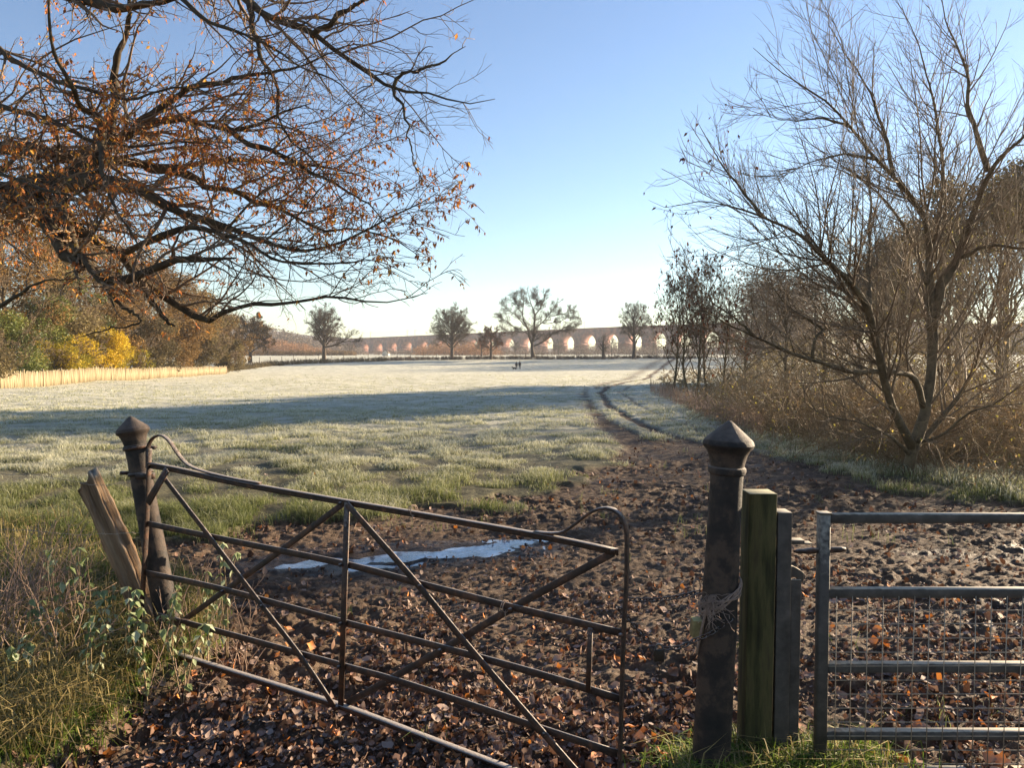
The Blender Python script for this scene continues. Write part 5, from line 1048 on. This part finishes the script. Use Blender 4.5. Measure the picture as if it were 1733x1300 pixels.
        V, Fs = boxv(np.array(P3(s+1.6, 1.2, z+5.2)), np.array([d[0], d[1], 0])*1.6, [0, .07, 0], [0, 0, .07]); V, Fs = V, Fs; mesh_np('bracket', V, Fs, mm, t2, p, np.zeros(8))
    q = np.array([P3(s, 3, topz(s)+4.6) for s in np.linspace(sa, sb, 80)]); V, Fs = tubes(q[None], np.full((1, 80), .045), 3); o = mesh_np('overhead_wire', V, Fs[:1], mm, attr=np.zeros(len(V))); tag(o, 'thin overhead line wire strung above the viaduct', 'wire')
viaduct()
# ------------------------------------------------------------------ far hill
def hill():
    pr = [(-400, 560), (200, 548), (420, 556), (560, 572), (640, 577), (760, 582), (900, 590), (1050, 594), (1200, 590), (1500, 580), (2200, 570)]
    D = 1180; xs = np.linspace(-700, 1100, 90); px = 866.5+xs/D*F; zt = CH+(HZ-np.interp(px, [p[0] for p in pr], [p[1] for p in pr])+vn(xs*.05, xs*0, 4)*2)/F*D
    V = []
    for f, yy in ((0, 900), (.55, 1060), (1, 1180), (.7, 1290)): V += [[x, yy, (-2)*(1-f)+z*f] for x, z in zip(xs, zt)]
    i = (np.arange(3)*90)[:, None]; j = np.arange(89)[None]; Fq = np.stack([i+j, i+j+1, i+90+j+1, i+90+j], -1).reshape(-1, 4)
    o = mesh_np('hill', V, Fq, M_farwood, attr=np.random.default_rng(1).random(360)*.6, smooth=True); tag(o, 'low hazy wooded hill on the horizon behind the viaduct', 'hill', kind='structure')
hill()
# ------------------------------------------------------------------ far woods and scrub
def belt(name, label, prof, D0, D1, m, n, ls, seed, low=0., rr=(1.8, 3.6), step=None, cat='wood'):
    r = np.random.default_rng(seed); pts = []; xs = [p[0] for p in prof]; ys = [p[1] for p in prof]
    for i in range(int((xs[-1]-xs[0])*1.1)):
        px = r.uniform(xs[0], xs[-1]); D = r.uniform(D0, D1); x = (px-866.5)/F*D; zt = CH+(HZ-np.interp(px, xs, ys)+r.normal()*2.0)/F*D; z0 = zbase(0, D); H = max(1.5, zt-z0); q = r.uniform(*rr); q = min(q, H*.5)
        for f in np.arange(.15, 1, max(.16, q*.9/H)): pts.append((x+r.normal()*q*.3, D+r.normal()*q, z0+(H-q*.9)*f, q*(1.1-.35*f)))
    return woodmass(name, label, pts, m, n, ls, seed, cat=cat)
belt('hillside_wood', 'hazy wooded hillside beyond the left field trees', [(395, 520), (440, 538), (480, 553), (520, 564), (560, 574), (610, 580)], 520, 640, M_farwood, 26000, 1.5, 61, rr=(4, 7))
belt('orange_wood', 'trees coloured sunlit orange at the foot of the wooded hillside', [(440, 566), (470, 572), (500, 576), (540, 585), (560, 590)], 430, 480, M_orangef, 14000, .9, 62, rr=(2.2, 3.6))
belt('scrub_belt', 'grey-brown scrub and bare trees below the viaduct', [(550, 586), (620, 592), (700, 588), (760, 584), (840, 590), (900, 586), (960, 589), (1000, 580), (1060, 584), (1110, 580), (1200, 570), (1330, 560)], 400, 540, M_farwood, 42000, .8, 63, rr=(1.4, 3.0))
belt('scrub_belt', 'warm brown scrub among the viaduct arches behind the round tree', [(700, 584), (740, 577), (790, 576), (830, 580), (850, 588)], 380, 420, M_orangef, 9000, .8, 64, rr=(1.6, 2.8))
for k, (px, D, yt) in enumerate(((592, 420, 578), (735, 430, 574), (872, 430, 578), (945, 400, 576), (1035, 420, 572), (1105, 400, 560), (815, 300, 572))):
    radial_tree('distant_tree', ['small bare tree at the left end of the arches', 'bare tree behind the round-crowned tree', 'bare tree under the arches left of the spreading oak', 'bare tree under the arches right of the spreading oak', 'bare tree before the arch right of the stunted tree', 'bare tree before the arches behind the tall narrow tree', 'hazy tree right of the round-crowned tree'][k], 'tree', onf(px, D), CH+(HZ-yt)/F*D, 3.6, .3, 800+k, nl=12, dens=(7, 7, 2), tw=.035, group='small bare trees below the viaduct')
belt('field_scrub', 'dense brown scrub bank closing the view behind the bramble thicket', [(1262, 590), (1320, 566), (1400, 550), (1560, 535), (1733, 520), (2050, 505)], 66, 96, M_dry, 30000, .26, 65, rr=(.9, 2.0), cat='scrub')
def cottage():
    D = 330; x = (652-866.5)/F*D; z = gzs(x, D)-.2; b = [x, D, z]; t = thing('cottage', 'tiny pale gabled cottage in front of the lit viaduct arches', 'house', b); wm = mat('pale_render', [(.3, (.5, .46, .40)), (.7, (.66, .62, .55))], 1)
    V = np.array([[x-1.2, D, z], [x+1.2, D, z], [x+1.2, D, z+1.5], [x, D, z+2.5], [x-1.2, D, z+1.5]]); V = np.vstack([V, V+[0, 4, 0]]); mesh_np('wall', V, [np.array([[0, 1, 2, 3, 4], [9, 8, 7, 6, 5]]), np.array([[0, 5, 6, 1], [1, 6, 7, 2], [4, 9, 5, 0]])], wm, t, b, np.zeros(10))
    for s in (-1, 1):
        q = np.array([[x, D-.3, z+2.62], [x+s*1.45, D-.3, z+1.38], [x+s*1.45, D+4.3, z+1.38], [x, D+4.3, z+2.62]]); V = np.vstack([q, q-[0, 0, .12]]); mesh_np('roof', V, np.array([[0, 1, 2, 3], [7, 6, 5, 4], [0, 4, 5, 1], [1, 5, 6, 2], [2, 6, 7, 3], [3, 7, 4, 0]]), M_farwood, t, b, np.full(8, .4))
cottage()
# ------------------------------------------------------------------ walkers and dog
def skinned(name, verts, edges, mt, loc, rot=0, sub=2, scale=1.):
    me = bpy.data.meshes.new(name); me.from_pydata([v[:3] for v in verts], edges, []); o = bpy.data.objects.new(name, me); COL.objects.link(o)
    sk = o.modifiers.new('skin', 'SKIN'); sk.use_smooth_shade = True
    for i, v in enumerate(verts): me.skin_vertices[0].data[i].radius = (v[3], v[4] if len(v) > 4 else v[3])
    me.skin_vertices[0].data[0].use_root = True
    su = o.modifiers.new('sub', 'SUBSURF'); su.levels = sub; su.render_levels = sub
    bpy.context.view_layer.update(); dg = bpy.context.evaluated_depsgraph_get(); m2 = bpy.data.meshes.new_from_object(o.evaluated_get(dg)); o.modifiers.clear(); o.data = m2; m2.materials.clear(); m2.materials.append(mt)
    o.location = loc; o.rotation_euler = (0, 0, rot); o.scale = (scale,)*3; return o
M_coat = mat('dark_coat', [(.3, (.010, .011, .016)), (.7, (.022, .022, .03))], 8, .9); M_skin = mat('skin', [(.3, (.35, .2, .14)), (.7, (.42, .25, .18))], 5, .6); M_trou = mat('dark_trousers', [(.3, (.012, .014, .022)), (.7, (.03, .03, .04))], 8, .9); M_black = mat('black_fur', [(.3, (.006, .006, .006)), (.7, (.02, .02, .02))], 8, .8)
def person(px, label, h, st, coat):
    D = 151; x = (px-866.5)/F*D; z = gzs(x, D)
    v = [(0, 0, .93, .15, .12), (0, .01, 1.12, .15, .12), (0, 0, 1.34, .20, .13), (0, 0, 1.47, .07), (0, .02, 1.58, .085, .09), (0, .02, 1.68, .085, .1), (0, .02, 1.75, .05),
         (.10, 0, .86, .10), (.11, st*.12, .48, .07), (.11, -st*.02+st*.22, .09, .05), (.12, st*.22+.14, .04, .035),
         (-.10, 0, .86, .10), (-.11, -st*.10, .48, .07), (-.11, -st*.28, .10, .05), (-.12, -st*.28+.12, .05, .035),
         (.21, 0, 1.38, .065), (.26, -.05*st, 1.12, .05), (.25, .08*st, .88, .04), (.25, .11*st, .80, .03),
         (-.21, 0, 1.38, .065), (-.26, .05*st, 1.12, .05), (-.25, .02, .88, .04), (-.25, .04, .80, .03)]
    e = [(0, 1), (1, 2), (2, 3), (3, 4), (4, 5), (5, 6), (0, 7), (7, 8), (8, 9), (9, 10), (0, 11), (11, 12), (12, 13), (13, 14), (2, 15), (15, 16), (16, 17), (17, 18), (2, 19), (19, 20), (20, 21), (21, 22)]
    t = thing('person', label, 'person', (x, D, z), 'two walkers in the field'); o = skinned('body', v, e, coat, (0, 0, 0), 0, 2, h/1.8); o.parent = t
    c = skinned('coat', [(0, 0, .80, .20, .16), (0, .0, 1.0, .19, .15), (0, 0, 1.2, .20, .155), (0, 0, 1.40, .20, .13)], [(0, 1), (1, 2), (2, 3)], M_coat, (0, 0, 0), 0, 2, h/1.8); c.parent = t
    hd = skinned('hair', [(0, -.02, 1.66, .10), (0, 0, 1.73, .085)], [(0, 1)], M_black, (0, 0, 0), 0, 2, h/1.8); hd.parent = t
person(874.0, 'left walker in dark coat beside the small black dog', 1.62, 1, M_trou)
person(879.6, 'right, slightly taller walker in dark clothes in the field', 1.74, -1, M_trou)
D = 150.5; x = (870.8-866.5)/F*D; z = gzs(x, D)
v = [(-.20, 0, .30, .11), (0, 0, .31, .11), (.22, 0, .32, .13), (.34, 0, .42, .07), (.42, 0, .50, .075), (.53, 0, .47, .04), (-.32, 0, .36, .025), (-.42, 0, .46, .015),
     (-.20, .07, .22, .05), (-.26, .07, .12, .03), (-.22, .07, .03, .03), (-.20, -.07, .22, .05), (-.14, -.07, .12, .03), (-.12, -.07, .03, .03), (.24, .07, .20, .045), (.26, .07, .11, .03), (.27, .07, .03, .03), (.22, -.07, .20, .045), (.18, -.07, .11, .03), (.20, -.07, .03, .03), (.40, .05, .57, .02), (.40, -.05, .57, .02)]
e = [(1, 0), (1, 2), (2, 3), (3, 4), (4, 5), (0, 6), (6, 7), (0, 8), (8, 9), (9, 10), (0, 11), (11, 12), (12, 13), (2, 14), (14, 15), (15, 16), (2, 17), (17, 18), (18, 19), (4, 20), (4, 21)]
o = skinned('dog', v, e, M_black, (x, D, z), math.pi, 2, 1.1); tag(o, 'small black dog trotting beside the left walker', 'dog')
# ------------------------------------------------------------------ weeds by the left posts
M_nettle = mat('frosted_weed_leaf', [(0, (.10, .14, .04)), (.5, (.26, .31, .15)), (1, (.52, .56, .42))], attr='v', rough=.7, transl=.4)
def weeds():
    r = np.random.default_rng(91)
    spec = [(62, 1050, 925, 4.6), (135, 1040, 915, 4.4), (178, 1090, 965, 4.3), (205, 1120, 990, 4.05), (285, 1065, 968, 4.15), (378, 1060, 895, 4.5), (345, 1070, 950, 4.4), (240, 1150, 1020, 3.85), (140, 1170, 1045, 3.8), (20, 1180, 1060, 3.8), (75, 1130, 985, 4.1), (300, 1120, 1010, 3.9)]
    labs = ['frosted weed at the left edge below the wire', 'frosted weed left of the split oak post foot', 'pale frosted weed at the foot of the split oak post', 'frosted weed in front of the split oak post foot', 'frosted weed beside the leaning iron post', 'single-topped weed showing through the gate diagonal', 'low weed with small pale leaves behind the gate rails', 'bushy frosted weed before the leaning iron post foot', 'large pale-leaved weed in the left grass', 'low weed at the left edge of the photo', 'frosted weed among the tall dry stems', 'weed with drooping leaves under the lowest rails']
    for k, (px, yb, yt, D) in enumerate(spec):
        x = (px-866.5)/F*D; z = gzs(x, D); b = np.array([x, D, z-.02]); H = max(.16, CH-(yt-HZ)/F*D-z); t = thing('weed_plant', labs[k], 'weed', b, 'frosted weeds round the leaning posts')
        acc = Acc(); lv = Acc()
        for st in range(3):
            tip = b+np.array([r.normal()*.05, r.normal()*.05, H*r.uniform(.7, 1.02)]); P, q = resample([b, (b+tip)/2+r.normal(size=3)*.015, tip], [.0035, .003, .0015], 8); V, Fs = tubes(P[None], q[None], 5); acc.add(V, Fs)
            for j in range(2, 8):
                n = 3 if j > 5 else 2
                for i in range(n):
                    yaw = r.random()*6.28; M = euler_mats(np.array([yaw]), np.array([-.5-r.random()*.7]), np.array([r.normal()*.3])); s = r.uniform(.03, .058)*(1.15 if j > 5 else .9)
                    V, Fs = scatter(KITE*np.array([1.25, 1, 1.6]), KITEF, P[j][None], M, np.array([s])); lv.add(V, Fs, np.full(5, r.random())*np.array([1, .8, 1, .8, .9]))
        acc.build('stem', M_stem, t, b); lv.build('leaves', M_nettle, t, b)
    # tall dead stems on the left
    n = 420; px = np.concatenate([r.uniform(-320, 130, 340), r.uniform(230, 420, 80)]); D = r.uniform(3.9, 5.4, n); x = (px-866.5)/F*D; P = np.empty((n, 8, 3)); P[:, 0] = np.stack([x, D, gz(x, D)], -1); d = norm(np.stack([r.normal(size=n)*.35, r.normal(size=n)*.35, np.ones(n)], -1)); h = np.where(px < 150, r.uniform(.25, .75, n), r.uniform(.15, .4, n))
    for j in range(7): d = norm(d+r.normal(size=d.shape)*.12+np.array([.03, 0, -.06])); P[:, j+1] = P[:, j]+d*(h/7)[:, None]
    P2, R2 = spawn(P, np.full((n, 8), .003), 3, .4, (20, 60), (.15, .35), .6, 4, .2, (0, 0, 0), .0016, .003, .03, .2, r)
    acc = Acc(); V, Fs = tubes(P, np.linspace(.0032, .0014, 8)[None]*np.ones((n, 1)), 4); acc.add(V, Fs); V, Fs = tubes(P2, R2, 3); acc.add(V, Fs); o = acc.build('dead_stems', M_reed); tag(o, 'bleached dead weed stems standing in the grass by the wire', 'undergrowth', kind='stuff')
weeds()
# ------------------------------------------------------------------ thin morning haze
def haze():
    V, Fs = boxv([0, 0, 18], [1450, 0, 0], [0, 1450, 0], [0, 0, 28]); m = bpy.data.materials.new('haze'); m.use_nodes = True; nt = m.node_tree; nt.nodes.remove(nt.nodes['Principled BSDF']); v = nt.nodes.new('ShaderNodeVolumePrincipled'); v.inputs['Density'].default_value = HAZE; v.inputs['Color'].default_value = (.86, .9, .97, 1); v.inputs['Anisotropy'].default_value = .2
    nt.links.new(v.outputs[0], nt.nodes['Material Output'].inputs['Volume']); o = mesh_np('haze', V, Fs, m, attr=np.zeros(8)); tag(o, 'thin pale morning haze over the fields', 'haze', kind='stuff')
if HAZE: haze()
